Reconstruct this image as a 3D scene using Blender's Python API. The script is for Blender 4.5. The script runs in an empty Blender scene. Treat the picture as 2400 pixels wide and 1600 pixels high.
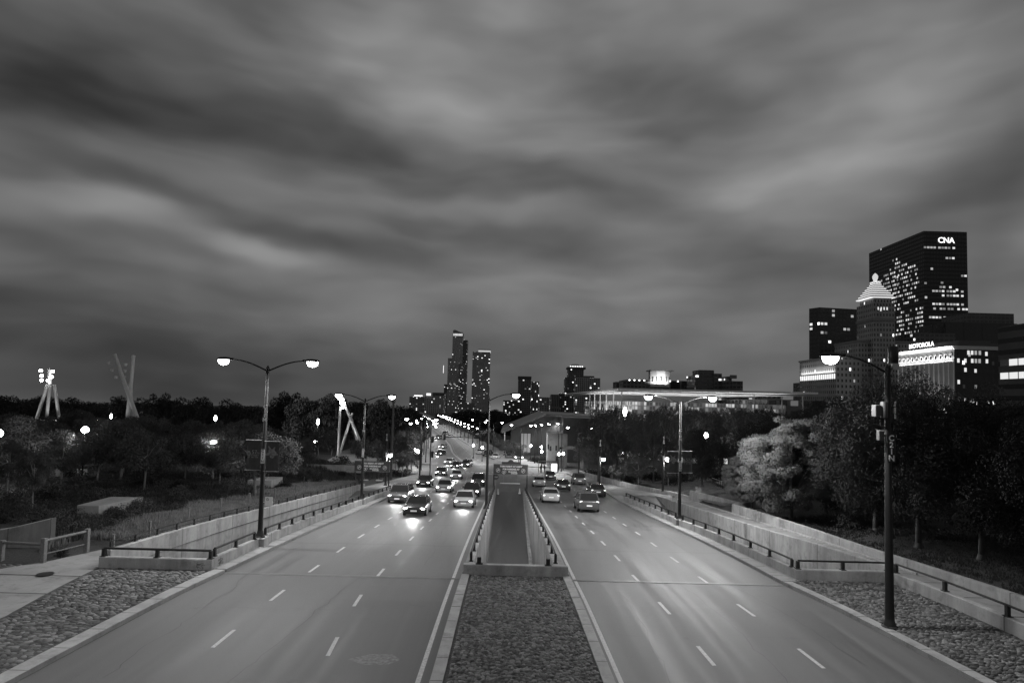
import bpy, bmesh, math, random
from mathutils import Vector, Matrix, noise
rad = math.radians
S = bpy.context.scene
COL = S.collection
# ------------------------------------------------------------------ camera
cam = bpy.data.cameras.new('camera'); co = bpy.data.objects.new('camera', cam); COL.objects.link(co)
cam.sensor_width = 36.0; cam.lens = 36.0*1390/2400; cam.shift_y = 63/2400.0
cam.clip_start = 0.2; cam.clip_end = 20000
PITCH, ROLL = rad(3.09), rad(1.43)
fw = Vector((0, math.cos(PITCH), math.sin(PITCH))); up0 = Vector((0, -math.sin(PITCH), math.cos(PITCH))); r0 = Vector((1, 0, 0))
Rv = r0*math.cos(ROLL)+up0*math.sin(ROLL); Uv = -r0*math.sin(ROLL)+up0*math.cos(ROLL)
M = Matrix((Rv, Uv, -fw)).transposed().to_4x4(); M.translation = Vector((0, 0, 8)); co.matrix_world = M
S.camera = co
S.render.engine = 'CYCLES'
S.view_settings.view_transform = 'Standard'; S.view_settings.look = 'None'
S.view_settings.exposure = 0.0; S.view_settings.gamma = 1.0
S.cycles.max_bounces = 4; S.cycles.diffuse_bounces = 2; S.cycles.glossy_bounces = 2; S.cycles.transparent_max_bounces = 4
S.cycles.sample_clamp_indirect = 2.0; S.cycles.sample_clamp_direct = 0.0
S.cycles.use_light_tree = True
# ------------------------------------------------------------------ sky: overcast dusk, streaked cloud layer, laid out by azimuth and elevation
W = bpy.data.worlds.new('World'); S.world = W; W.use_nodes = True
nt = W.node_tree; nt.nodes.clear()
def nd(t, **k):
    n = nt.nodes.new(t)
    for a, b in k.items():
        if a.startswith('i_'): n.inputs[int(a[2:])].default_value = b
        else: setattr(n, a, b)
    return n
def lk(a, b): nt.links.new(a, b)
def mth(op, a, b=None, c=None, clamp=False):
    n = nt.nodes.new('ShaderNodeMath'); n.operation = op; n.use_clamp = clamp
    for i, v in enumerate((a, b, c)):
        if v is None: continue
        if isinstance(v, (int, float)): n.inputs[i].default_value = v
        else: nt.links.new(v, n.inputs[i])
    return n.outputs[0]
tc = nd('ShaderNodeTexCoord'); sx = nd('ShaderNodeSeparateXYZ'); lk(tc.outputs['Generated'], sx.inputs[0])
az = mth('ARCTAN2', sx.outputs[0], sx.outputs[1]); el = mth('ARCSINE', sx.outputs[2])
cmb = nd('ShaderNodeCombineXYZ'); lk(az, cmb.inputs[0]); lk(el, cmb.inputs[1])
mp = nd('ShaderNodeMapping'); mp.inputs['Rotation'].default_value = (0, 0, rad(14)); mp.inputs['Scale'].default_value = (2.0, 4.0, 1)
lk(cmb.outputs[0], mp.inputs[0])
wn = nd('ShaderNodeTexNoise'); wn.inputs['Scale'].default_value = 1.6; wn.inputs['Detail'].default_value = 3; lk(mp.outputs[0], wn.inputs['Vector'])
wv = nd('ShaderNodeVectorMath', operation='SUBTRACT'); lk(wn.outputs['Color'], wv.inputs[0]); wv.inputs[1].default_value = (.5, .5, .5)
ws = nd('ShaderNodeVectorMath', operation='MULTIPLY'); lk(wv.outputs[0], ws.inputs[0]); ws.inputs[1].default_value = (.15, .08, 0)
wa = nd('ShaderNodeVectorMath', operation='ADD'); lk(cmb.outputs[0], wa.inputs[0]); lk(ws.outputs[0], wa.inputs[1])
acc = None
BLOBS = [(-0.75, 0.0, .5, .22, 0, -.09), (-0.3, 0.02, .35, .12, 0, -.06), (.2, .03, .6, .1, 0, -.03), (-.75, .62, .35, .2, 0, -.08), (.85, .6, .25, .3, 0, -.03), (.12, .5, .35, .16, -.3, .05), (.5, .38, .3, .16, -.3, .03), (-0.667, 0.391, 0.211, 0.09, -0.0, -0.2), (-0.512, 0.378, 0.26, 0.046, 0.027, -0.09), (-0.295, 0.404, 0.217, 0.042, -0.287, -0.1), (0.029, 0.36, 0.277, 0.033, -0.188, -0.1), (0.277, 0.471, 0.219, 0.063, -0.324, -0.11), (0.277, 0.403, 0.102, 0.037, -0.085, -0.06), (0.45, 0.482, 0.113, 0.031, -0.545, -0.07), (-0.478, 0.266, 0.252, 0.02, -0.19, -0.09), (-0.254, 0.234, 0.207, 0.019, -0.097, -0.06), (0.031, 0.269, 0.189, 0.031, -0.074, -0.05), (-0.717, 0.113, 0.181, 0.038, -0.056, -0.09), (-0.624, 0.037, 0.356, 0.053, 0.055, -0.07), (0.408, 0.219, 0.139, 0.058, -0.07, -0.08), (-0.089, 0.574, 0.163, 0.022, 0.048, -0.05), (0.651, 0.274, 0.057, 0.085, -0.712, -0.07), (0.709, 0.296, 0.026, 0.115, -0.206, -0.05), (-0.709, 0.201, 0.068, 0.015, -0.139, -0.07), (-0.555, 0.163, 0.189, 0.024, -0.038, -0.04), (-0.232, 0.523, 0.152, 0.074, -0.327, 0.08), (-0.621, 0.249, 0.165, 0.021, 0.051, 0.13), (-0.404, 0.219, 0.105, 0.018, -0.107, 0.14), (-0.043, 0.315, 0.292, 0.019, 0.023, 0.05), (0.497, 0.379, 0.209, 0.091, 0.285, 0.09), (0.069, 0.179, 0.357, 0.064, 0.003, 0.04), (-0.707, 0.312, 0.131, 0.018, 0.062, 0.06), (0.654, 0.476, 0.142, 0.073, -0.288, 0.05), (-0.121, 0.464, 0.142, 0.031, -0.264, 0.06), (0.206, 0.545, 0.178, 0.027, -0.218, 0.03), (-0.627, 0.095, 0.25, 0.015, 0.031, 0.03)]
for (a, e, ra, re, th, am) in BLOBS:
    m_ = nd('ShaderNodeMapping', vector_type='TEXTURE'); m_.inputs['Location'].default_value = (a, e, 0)
    m_.inputs['Rotation'].default_value = (0, 0, th); m_.inputs['Scale'].default_value = (ra, re, 1)
    lk(wa.outputs[0], m_.inputs[0])
    ln = nd('ShaderNodeVectorMath', operation='LENGTH'); lk(m_.outputs[0], ln.inputs[0])
    mr = nd('ShaderNodeMapRange', interpolation_type='SMOOTHERSTEP'); lk(ln.outputs['Value'], mr.inputs[0])
    mr.inputs[1].default_value = 0; mr.inputs[2].default_value = 1.7; mr.inputs[3].default_value = am*(.8 if am < 0 else .95); mr.inputs[4].default_value = 0
    acc = mr.outputs[0] if acc is None else mth('ADD', acc, mr.outputs[0])
def nz(scale, sc, rot, det, rough=.5):
    m_ = nd('ShaderNodeMapping'); m_.inputs['Rotation'].default_value = (0, 0, rot); m_.inputs['Scale'].default_value = sc
    lk(wa.outputs[0], m_.inputs[0])
    n_ = nd('ShaderNodeTexNoise'); n_.inputs['Scale'].default_value = scale; n_.inputs['Detail'].default_value = det; n_.inputs['Roughness'].default_value = rough
    lk(m_.outputs[0], n_.inputs['Vector']); return mth('SUBTRACT', n_.outputs['Fac'], .5)
n1 = mth('MULTIPLY', nz(2.6, (1.0, 2.6, 1), rad(22), 2), .20)
n2 = mth('MULTIPLY', nz(7.0, (1.0, 2.8, 1), rad(26), 2, .4), .15)
n3 = mth('MULTIPLY', nz(3.2, (1.0, 7.0, 1), rad(6), 2), .08)
v = mth('ADD', mth('ADD', mth('ADD', n1, n2), n3), acc)
v = mth('ADD', v, .425)
v = mth('MAXIMUM', v, .18)
v = mth('POWER', v, 2.2)
cc = nd('ShaderNodeCombineColor'); [lk(v, cc.inputs[i]) for i in range(3)]
bg = nd('ShaderNodeBackground'); lk(cc.outputs[0], bg.inputs[0]); bg.inputs[1].default_value = 1.0
wo = nd('ShaderNodeOutputWorld'); lk(bg.outputs[0], wo.inputs[0])
W.cycles.sampling_method = 'MANUAL'; W.cycles.sample_map_resolution = 256
# last daylight behind thick cloud
sl = bpy.data.lights.new('dusk_sun', 'SUN'); sl.energy = 0.06; sl.angle = rad(40); sl.color = (1, 1, 1)
so = bpy.data.objects.new('dusk_sun', sl); COL.objects.link(so); so.rotation_euler = (rad(50), 0, rad(120))
LAMP = 2450.0
# ------------------------------------------------------------------ materials
def lerp(a, b, t): return a+(b-a)*t
def sm(a, b, t):
    t = max(0, min(1, (t-a)/(b-a))); return t*t*(3-2*t)
class Mat:
    def __init__(s, name):
        s.m = bpy.data.materials.new(name); s.m.use_nodes = True; s.t = s.m.node_tree
        s.b = s.t.nodes['Principled BSDF']; s.out = s.t.nodes['Material Output']
        s.m.cycles.emission_sampling = 'NONE'
    def n(s, t, **k):
        n = s.t.nodes.new(t)
        for a, b in k.items(): setattr(n, a, b)
        return n
    def l(s, a, b): s.t.links.new(a, b)
    def set(s, sock, v):
        if isinstance(v, (int, float, tuple, list)): sock.default_value = v
        else: s.l(v, sock)
    def math(s, op, a, b=None, c=None, clamp=False):
        n = s.n('ShaderNodeMath'); n.operation = op; n.use_clamp = clamp
        for i, v in enumerate((a, b, c)):
            if v is not None: s.set(n.inputs[i], v)
        return n.outputs[0]
    def noise(s, scale, det=4, rough=.55, sc=(1, 1, 1), coord='Object', rot=(0, 0, 0), dist=0):
        c = s.n('ShaderNodeTexCoord'); m = s.n('ShaderNodeMapping'); m.inputs['Scale'].default_value = sc; m.inputs['Rotation'].default_value = rot
        s.l(c.outputs[coord], m.inputs[0]); n = s.n('ShaderNodeTexNoise'); s.l(m.outputs[0], n.inputs['Vector'])
        n.inputs['Scale'].default_value = scale; n.inputs['Detail'].default_value = det; n.inputs['Roughness'].default_value = rough; n.inputs['Distortion'].default_value = dist
        return n.outputs['Fac']
    def rng(s, v, a, b, c, d):
        n = s.n('ShaderNodeMapRange'); s.set(n.inputs[0], v)
        for i, q in enumerate((a, b, c, d)): s.set(n.inputs[i+1], q)
        return n.outputs[0]
    def grey(s, v):
        c = s.n('ShaderNodeCombineColor'); [s.set(c.inputs[i], v) for i in range(3)]; s.l(c.outputs[0], s.b.inputs['Base Color'])
    def bump(s, v, st=.3, dist=.02):
        n = s.n('ShaderNodeBump'); n.inputs['Strength'].default_value = st; n.inputs['Distance'].default_value = dist
        s.l(v, n.inputs['Height']); s.l(n.outputs[0], s.b.inputs['Normal'])
def plain(name, g, rough=.6, metal=0, var=.15, vs=3.0, em=0):
    m = Mat(name); nn = m.noise(vs, 5); m.grey(m.rng(nn, .3, .7, g*(1-var), g*(1+var)))
    m.b.inputs['Roughness'].default_value = rough; m.b.inputs['Metallic'].default_value = metal
    if em: m.b.inputs['Emission Color'].default_value = (1, 1, 1, 1); m.b.inputs['Emission Strength'].default_value = em
    return m.m
def asphalt():
    m = Mat('asphalt'); fine = m.noise(55, 3, .7); mid = m.noise(.35, 4, .6, (1, .25, 1)); lane = m.noise(1.3, 4, .6, (1, .012, 1)); blot = m.noise(.9, 5, .7)
    a = m.rng(mid, .3, .7, .094, .112); a = m.math('MULTIPLY', a, m.rng(lane, .35, .65, .7, 1.2)); a = m.math('MULTIPLY', a, m.rng(fine, .2, .8, .5, 1.5))
    a = m.math('MULTIPLY', a, m.rng(blot, .64, .74, 1.0, .7)); m.grey(a)
    m.set(m.b.inputs['Roughness'], m.rng(lane, .35, .65, .5, .7)); m.bump(fine, .5, .012); return m.m
def concrete(name, g, streak=.25, coarse=1.0):
    m = Mat(name); big = m.noise(.6*coarse, 5, .6); st = m.noise(1.5, 5, .65, (1, 1, .16)); fine = m.noise(30, 4, .6); dirt = m.noise(1.7, 6, .7)
    a = m.rng(big, .3, .7, g*.8, g*1.15); a = m.math('MULTIPLY', a, m.rng(st, .38, .66, 1.0, 1-streak*1.3)); a = m.math('MULTIPLY', a, m.rng(fine, .2, .8, .9, 1.1))
    a = m.math('MULTIPLY', a, m.rng(dirt, .52, .72, 1, .6)); m.grey(a); m.b.inputs['Roughness'].default_value = .85; m.bump(fine, .35, .01); return m.m
MT = dict(asphalt=asphalt(), conc=concrete('wall_concrete', .36, .26), walk=concrete('walk_concrete', .27, .1, .6), kerb=concrete('kerb_concrete', .33, .1, 2.0),
          shaft=concrete('shaft_concrete', .36, .3))
MT['black'] = plain('black_paint', .014, .5); MT['pole'] = plain('pole_paint', .010, .7, 0, .2, 8); MT['boxgrey'] = plain('box_grey', .07, .5); MT['armour'] = plain('joint_steel', .22, .6)
MT['paint'] = plain('road_paint', .45, .6, 0, .3, 14); MT['steel'] = plain('galvanised_steel', .4, .35, .8)
MT['sign'] = plain('sign_face', .07, .4, 0, .1); MT['white'] = plain('white_face', .88, .5, 0, .05); MT['dark'] = plain('dark_letter', .02, .5)
MT['bark'] = plain('bark', .07, .9, 0, .4, 9); MT['palebark'] = plain('pale_bark', .18, .9, 0, .3, 9); MT['wood'] = plain('weathered_wood', .13, .8, 0, .3, 12)
MT['rubber'] = plain('rubber', .015, .8); MT['glass'] = plain('car_glass', .02, .05, 0, .05); MT['mortar'] = plain('mortar', .06, .95, 0, .4, 12)
MT['stone'] = None
def leafm(name, g):
    m = Mat(name); o = m.n('ShaderNodeObjectInfo'); nn = m.noise(1.3, 3); f = m.noise(9, 2)
    a = m.rng(nn, .3, .7, g*.6, g*1.35); a = m.math('MULTIPLY', a, m.rng(f, .2, .8, .7, 1.3)); a = m.math('MULTIPLY', a, m.rng(o.outputs['Random'], 0, 1, .75, 1.2)); m.grey(a)
    m.b.inputs['Roughness'].default_value = .65; m.b.inputs['Specular IOR Level'].default_value = .2
    tr = m.n('ShaderNodeBsdfTranslucent'); tr.inputs[0].default_value = (g*1.3,)*3+(1,); mx = m.n('ShaderNodeMixShader'); mx.inputs[0].default_value = .2
    m.l(m.b.outputs[0], mx.inputs[1]); m.l(tr.outputs[0], mx.inputs[2]); m.l(mx.outputs[0], m.out.inputs[0]); return m.m
MT['leaf'] = leafm('leaves', .075); MT['leafl'] = leafm('lamplit_leaves', .13); MT['leafd'] = leafm('dark_leaves', .028); MT['leaff'] = leafm('far_leaves', .03); MT['grassb'] = leafm('grass_blades', .16); MT['grassd'] = leafm('dark_grass', .045); MT['leafg'] = leafm('planting_leaves', .05)  # leafl: street lamp's brightness on the lit tree partly put into the leaf colour
def stonem():
    m = Mat('cobble_stone'); v = m.n('ShaderNodeAttribute', attribute_name='tone'); f = m.noise(14, 4, .6)
    a = m.math('MULTIPLY', m.rng(v.outputs['Fac'], 0, 1, .045, .21), m.rng(f, .2, .8, .75, 1.25)); m.grey(a); m.b.inputs['Roughness'].default_value = .65; m.bump(f, .3, .01); return m.m
MT['stone'] = stonem()
def groundm():
    m = Mat('park_ground'); a = m.noise(.5, 5, .6); f = m.noise(6, 5, .7); g = m.math('MULTIPLY', m.rng(a, .3, .7, .018, .045), m.rng(f, .2, .8, .5, 1.5)); m.grey(g)
    m.b.inputs['Roughness'].default_value = .95; m.bump(f, .8, .15); return m.m
MT['ground'] = groundm()
def lit(name, e, g=.8):
    m = Mat(name); m.b.inputs['Base Color'].default_value = (g, g, g, 1); m.b.inputs['Emission Color'].default_value = (1, 1, 1, 1); m.b.inputs['Emission Strength'].default_value = e; return m.m
MT['lamp'] = lit('lamp_lens', 30); MT['farlamp'] = lit('distant_lamp', 30); MT['win'] = lit('lit_window', .8, .3); MT['win2'] = lit('lit_window_soft', .4, .3); MT['win3'] = lit('lit_window_low', .2, .3); MT['dimwin'] = lit('dim_window', .35, .2); MT['head'] = lit('headlamp', 12)
MT['tail'] = lit('tail_lamp', 1.5, .3); MT['glow'] = lit('glowing_sign', 1.8); MT['poster'] = lit('poster_light', 1.4)
MT['wallight'] = plain('pale_metal', .5, .4, 0, .05)
def facade(name, wall, glass, cw, ch, fx=(.2, .8), fy=(.25, .8), p=.15, e=1.0, seed=0, floorp=0.0, rough=.6):
    m = Mat(name); c = m.n('ShaderNodeTexCoord'); s_ = m.n('ShaderNodeSeparateXYZ'); m.l(c.outputs['UV'], s_.inputs[0])
    U = m.math('DIVIDE', s_.outputs[0], cw); V = m.math('DIVIDE', s_.outputs[1], ch)
    iu = m.math('FLOOR', U); iv = m.math('FLOOR', V); fu = m.math('SUBTRACT', U, iu); fv = m.math('SUBTRACT', V, iv)
    def band(f, a, b): return m.math('MULTIPLY', m.math('GREATER_THAN', f, a), m.math('LESS_THAN', f, b))
    mask = m.math('MULTIPLY', band(fu, *fx), band(fv, *fy))
    k = m.n('ShaderNodeCombineXYZ'); m.l(iu, k.inputs[0]); m.l(iv, k.inputs[1]); k.inputs[2].default_value = seed
    w = m.n('ShaderNodeTexWhiteNoise', noise_dimensions='3D'); m.l(k.outputs[0], w.inputs['Vector'])
    # lit rooms gather in clusters: threshold varies with a slow noise
    kk = m.n('ShaderNodeCombineXYZ'); m.l(m.math('MULTIPLY', iu, .21), kk.inputs[0]); m.l(m.math('MULTIPLY', iv, .33), kk.inputs[1]); kk.inputs[2].default_value = seed*3.1
    cn = m.n('ShaderNodeTexNoise'); m.l(kk.outputs[0], cn.inputs['Vector']); cn.inputs['Scale'].default_value = 1.0; cn.inputs['Detail'].default_value = 1
    thr = m.rng(cn.outputs['Fac'], .3, .7, 1-p*.3, 1-p*2.0)
    on = m.math('GREATER_THAN', w.outputs['Value'], thr)
    if floorp:
        k2 = m.n('ShaderNodeCombineXYZ'); m.l(iv, k2.inputs[1]); k2.inputs[2].default_value = seed+7
        w2 = m.n('ShaderNodeTexWhiteNoise', noise_dimensions='3D'); m.l(k2.outputs[0], w2.inputs['Vector'])
        on = m.math('MAXIMUM', on, m.math('GREATER_THAN', w2.outputs['Value'], 1-floorp))
    sc = m.n('ShaderNodeSeparateColor'); m.l(w.outputs['Color'], sc.inputs[0])
    st = m.math('MULTIPLY', m.math('MULTIPLY', on, mask), m.math('MULTIPLY', m.math('POWER', sc.outputs[1], 2.0), e))
    d = m.noise(.08, 3); base = m.math('MULTIPLY', wall, m.rng(d, .3, .7, .8, 1.2))
    m.grey(m.math('ADD', m.math('MULTIPLY', base, m.math('SUBTRACT', 1, mask)), m.math('MULTIPLY', mask, glass)))
    m.b.inputs['Emission Color'].default_value = (1, 1, 1, 1); m.l(st, m.b.inputs['Emission Strength'])
    m.l(m.rng(mask, 0, 1, rough, .25), m.b.inputs['Roughness']); return m.m
# ------------------------------------------------------------------ mesh helpers
def tag(o, label=None, cat=None, group=None, kind=None):
    if label: o['label'] = label
    if cat: o['category'] = cat
    if group: o['group'] = group
    if kind: o['kind'] = kind
    return o
class MB:
    def __init__(s): s.v = []; s.f = []; s.uv = []; s.mi = []; s.cur = 0
    def face(s, idx, uv=None): s.f.append(tuple(idx)); s.uv.append(uv); s.mi.append(s.cur)
    def pts(s, l): b = len(s.v); s.v += [tuple(p) for p in l]; return b
    def hexa(s, p):            # 8 points: bottom 4 ccw, top 4 ccw
        b = s.pts(p)
        for q in ((3, 2, 1, 0), (4, 5, 6, 7), (0, 1, 5, 4), (1, 2, 6, 5), (2, 3, 7, 6), (3, 0, 4, 7)): s.face([b+i for i in q])
        return s
    def box(s, x0, x1, y0, y1, z0, z1):
        return s.hexa([(x0, y0, z0), (x1, y0, z0), (x1, y1, z0), (x0, y1, z0), (x0, y0, z1), (x1, y0, z1), (x1, y1, z1), (x0, y1, z1)])
    def obox(s, c, sx_, sy_, sz_, rz=0):  # c = centre bottom
        ca, sa = math.cos(rz), math.sin(rz); P = []
        for z in (0, sz_):
            for (a, b) in ((-1, -1), (1, -1), (1, 1), (-1, 1)):
                x, y = a*sx_/2, b*sy_/2; P.append((c[0]+ca*x-sa*y, c[1]+sa*x+ca*y, c[2]+z))
        return s.hexa(P)
    def tube(s, path, r, n=8, cap=True):
        path = [Vector(p) for p in path]; rs = r if isinstance(r, (list, tuple)) else [r]*len(path); base = len(s.v)
        for i, p in enumerate(path):
            t = (path[min(i+1, len(path)-1)]-path[max(i-1, 0)]).normalized()
            a = Vector((0, 0, 1)) if abs(t.z) < .9 else Vector((1, 0, 0)); u = t.cross(a).normalized(); w = t.cross(u)
            for k in range(n): an = 2*math.pi*k/n; s.v.append(tuple(p+u*math.cos(an)*rs[i]+w*math.sin(an)*rs[i]))
        for i in range(len(path)-1):
            for k in range(n): a = base+i*n+k; b = base+i*n+(k+1) % n; s.face((a, a+n, b+n, b))
        if cap: s.face([base+k for k in range(n)]); s.face([base+(len(path)-1)*n+k for k in range(n)][::-1])
        return s
    def lathe(s, prof, c=(0, 0, 0), n=16):   # prof list of (r,z)
        base = len(s.v)
        for r, z in prof:
            for k in range(n): an = 2*math.pi*k/n; s.v.append((c[0]+math.cos(an)*r, c[1]+math.sin(an)*r, c[2]+z))
        for i in range(len(prof)-1):
            for k in range(n): a = base+i*n+k; b = base+i*n+(k+1) % n; s.face((a, b, b+n, a+n))
        s.face([base+k for k in range(n)][::-1]); s.face([base+(len(prof)-1)*n+k for k in range(n)]); return s
    def ell(s, c, rx, ry, rz, n=12, m=7):
        return s.lathe2([(math.sin(math.pi*i/m), -math.cos(math.pi*i/m)) for i in range(m+1)], c, rx, ry, rz, n)
    def lathe2(s, prof, c, rx, ry, rz, n):
        base = len(s.v)
        for r, z in prof:
            for k in range(n): an = 2*math.pi*k/n; s.v.append((c[0]+math.cos(an)*r*rx, c[1]+math.sin(an)*r*ry, c[2]+z*rz))
        for i in range(len(prof)-1):
            for k in range(n): a = base+i*n+k; b = base+i*n+(k+1) % n; s.face((a, b, b+n, a+n))
        return s
    def prism(s, poly, z0, z1):   # vertical prism from xy polygon (ccw)
        n = len(poly); a = s.pts([(x, y, z0) for x, y in poly]); b = s.pts([(x, y, z1) for x, y in poly])
        s.face([a+i for i in range(n)][::-1]); s.face([b+i for i in range(n)])
        for i in range(n): j = (i+1) % n; s.face((a+i, a+j, b+j, b+i))
        return s
    def prismx(s, poly, x0, x1):  # polygon in (y,z) extruded along x
        n = len(poly); a = s.pts([(x0, y, z) for y, z in poly]); b = s.pts([(x1, y, z) for y, z in poly])
        s.face([a+i for i in range(n)]); s.face([b+i for i in range(n)][::-1])
        for i in range(n): j = (i+1) % n; s.face((a+i, b+i, b+j, a+j))
        return s
    def prismy(s, poly, y0, y1):
        n = len(poly); a = s.pts([(x, y0, z) for x, z in poly]); b = s.pts([(x, y1, z) for x, z in poly])
        s.face([a+i for i in range(n)]); s.face([b+i for i in range(n)][::-1])
        for i in range(n): j = (i+1) % n; s.face((a+i, b+i, b+j, a+j))
        return s
    def fbox(s, poly, z0, z1, v0=0):        # facade box: walls carry UV in metres
        n = len(poly); u = 0
        for i in range(n):
            (xa, ya), (xb, yb) = poly[i], poly[(i+1) % n]; L = math.hypot(xb-xa, yb-ya)
            b = s.pts([(xa, ya, z0), (xb, yb, z0), (xb, yb, z1), (xa, ya, z1)])
            s.face((b, b+1, b+2, b+3), [(u, v0), (u+L, v0), (u+L, v0+z1-z0), (u, v0+z1-z0)]); u += math.ceil(L/10+1)*10
        b = s.pts([(x, y, z1) for x, y in poly]); s.face([b+i for i in range(n)], [(0, 0)]*n)
        return s
    def mesh(s, name, mats, smooth=False):
        me = bpy.data.meshes.new(name); me.from_pydata(s.v, [], s.f); ms = mats if isinstance(mats, (list, tuple)) else [mats]
        for m in ms: me.materials.append(m)
        if any(u is not None for u in s.uv):
            ul = me.uv_layers.new(name='UVMap'); d = []
            for f, u in zip(s.f, s.uv):
                for k in range(len(f)): d += list(u[k]) if u else [0, 0]
            ul.data.foreach_set('uv', d)
        if len(ms) > 1: me.polygons.foreach_set('material_index', s.mi)
        if smooth: me.polygons.foreach_set('use_smooth', [True]*len(s.f))
        me.update(); return me
    def build(s, name, mats, parent=None, smooth=False, loc=None, recalc=True):
        me = s.mesh(name, mats, smooth)
        if recalc and len(s.f) < 4000:
            bm = bmesh.new(); bm.from_mesh(me); bmesh.ops.recalc_face_normals(bm, faces=bm.faces); bm.to_mesh(me); bm.free()
        o = bpy.data.objects.new(name, me); COL.objects.link(o)
        if parent: o.parent = parent
        if loc: o.location = loc
        return o
def soft(o, ang=40):
    me = o.data; me.polygons.foreach_set('use_smooth', [True]*len(me.polygons)); me.set_sharp_from_angle(angle=rad(ang)); return o
def bev(o, w=.02, seg=2):
    m = o.modifiers.new('bevel', 'BEVEL'); m.width = w; m.segments = seg; m.limit_method = 'ANGLE'; m.angle_limit = rad(40); return o
def empty(name, loc, label=None, cat=None, group=None, rz=0):
    o = bpy.data.objects.new(name, None); COL.objects.link(o); o.location = loc; o.rotation_euler = (0, 0, rz); o.empty_display_size = .3
    return tag(o, label, cat, group)
CH = {}
def copy_tree(o, parent=None):
    c = o.copy(); COL.objects.link(c); c.parent = parent
    for ch in list(o.children): copy_tree(ch, c)
    return c
def dup(root, loc, rz=0, label=None, group=None, scale=None):
    r = copy_tree(root); r.location = loc; r.rotation_euler = (0, 0, rz)
    if label: r['label'] = label
    if group: r['group'] = group
    if scale: r.scale = scale
    return r
def text(name, body, size, mat, parent, loc, rot=(rad(90), 0, 0), ext=.004, off=0.0, sp=1.0, line=1.0, shear=0):
    c = bpy.data.curves.new(name, 'FONT'); c.body = body; c.size = size; c.align_x = 'CENTER'; c.align_y = 'CENTER'; c.extrude = ext; c.offset = off
    c.space_character = sp; c.space_line = line; c.shear = shear; c.resolution_u = 3
    o = bpy.data.objects.new(name, c); COL.objects.link(o); dg = bpy.context.evaluated_depsgraph_get()
    me = bpy.data.meshes.new_from_object(o.evaluated_get(dg)); bpy.data.objects.remove(o); bpy.data.curves.remove(c)
    me.name = name; me.materials.clear(); me.materials.append(mat); ob = bpy.data.objects.new(name, me); COL.objects.link(ob); ob.parent = parent; ob.location = loc; ob.rotation_euler = rot
    return ob
def light(kind, loc, e, parent=None, rot=(0, 0, 0), size=.3, spot=None, blend=.6, sy=None):
    l = bpy.data.lights.new(kind.lower()+'_light', kind); l.energy = e; l.color = (1, 1, 1)
    if kind == 'AREA': l.size = size; l.shape = 'RECTANGLE' if sy else 'SQUARE'; l.size_y = sy or size
    else: l.shadow_soft_size = size
    if kind == 'SPOT': l.spot_size = spot; l.spot_blend = blend
    o = bpy.data.objects.new(l.name, l); COL.objects.link(o); o.location = loc; o.rotation_euler = rot
    if parent: o.parent = parent
    return o
# ------------------------------------------------------------------ survey: road profile and edges
PR = [(0, 0), (24, 0), (28.4, -.2), (32.8, -.4), (37.2, -.65), (41.6, -.95), (46, -1.3), (50.4, -1.63), (54.8, -1.95), (59.2, -2.3), (120, -6.85), (140, -8), (160, -8.6), (200, -8.9), (260, -9), (9999, -9)]
def interp(P, t):
    if t <= P[0][0]: return P[0][1]
    for (a, b), (c, d) in zip(P, P[1:]):
        if t <= c: return b+(d-b)*(t-a)/(c-a)
    return P[-1][1]
def zr(y): return (interp(PR, y-1.5)+interp(PR, y)+interp(PR, y+1.5))/3
XL = [(0, -13.9), (16.5, -13.33), (27, -12.85), (33, -12.7), (44, -12.55), (60, -12.65), (72, -13.1), (96, -13.9), (108, -14.1), (134, -17.2), (180, -24.8), (217, -27.5), (281, -37), (400, -62), (700, -124)]
XR = [(0, 14.9), (16.5, 14.1), (28, 12.75), (38.6, 12.4), (52, 12.1), (66, 12.1), (87, 12.8), (110, 13.2), (126, 12.2), (140, 8.5), (157, -1.4), (190, -9.7), (237, -18.5), (276, -26), (400, -50), (700, -112)]
xl = lambda y: interp(XL, y)
xr = lambda y: interp(XR, y)
XML = lambda y: -2.08            # median kerb, left
XMR = lambda y: interp([(0, 3.45), (17.4, 3.14), (28.4, 2.9), (66, 2.35), (76, 2.2)], y)
def T(x, y):
    z = zr(y)
    if x < -18.6:
        t = sm(19, 38, -x); hill = (z+.70*sm(29, 42, y))*(1-t)+(-.6*sm(28, 38, y)-.012*max(0, y-40))*t; return hill+(-9-hill)*sm(85, 150, y)
    if x > 21.2:
        t = sm(22, 40, x); hill = (z+.45)*(1-t)+(-.5-.02*max(0, y-40))*t; return hill+(-9-hill)*sm(90, 150, y)
    return z
def ys(a, b, st=2.0):
    n = max(1, int(round((b-a)/st))); return [a+(b-a)*i/n for i in range(n+1)]
def strip(name, fa, fb, y0, y1, dz, mat, kind='structure', st=2.0, nx=1, top=None):
    m = MB(); Y = ys(y0, y1, st); top = top or (lambda x, y: zr(y)+dz)
    for y in Y:
        for i in range(nx+1): x = lerp(fa(y), fb(y), i/nx); m.v.append((x, y, top(x, y)))
    w = nx+1
    for j in range(len(Y)-1):
        for i in range(nx): a = j*w+i; m.face((a, a+1, a+w+1, a+w))
    o = m.build(name, mat, recalc=False); return tag(o, kind=kind)
def slab(m, fa, fb, y0, y1, ztop, zbot, st=2.0):   # raised solid along the road
    Y = ys(y0, y1, st); b = len(m.v)
    for y in Y: m.v += [(fa(y), y, zbot(y)), (fb(y), y, zbot(y)), (fb(y), y, ztop(y)), (fa(y), y, ztop(y))]
    for j in range(len(Y)-1):
        a = b+j*4
        for k in range(4): m.face((a+k, a+(k+1) % 4, a+4+(k+1) % 4, a+4+k))
    m.face((b, b+3, b+2, b+1)); e = b+4*(len(Y)-1); m.face((e, e+1, e+2, e+3)); return m
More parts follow.
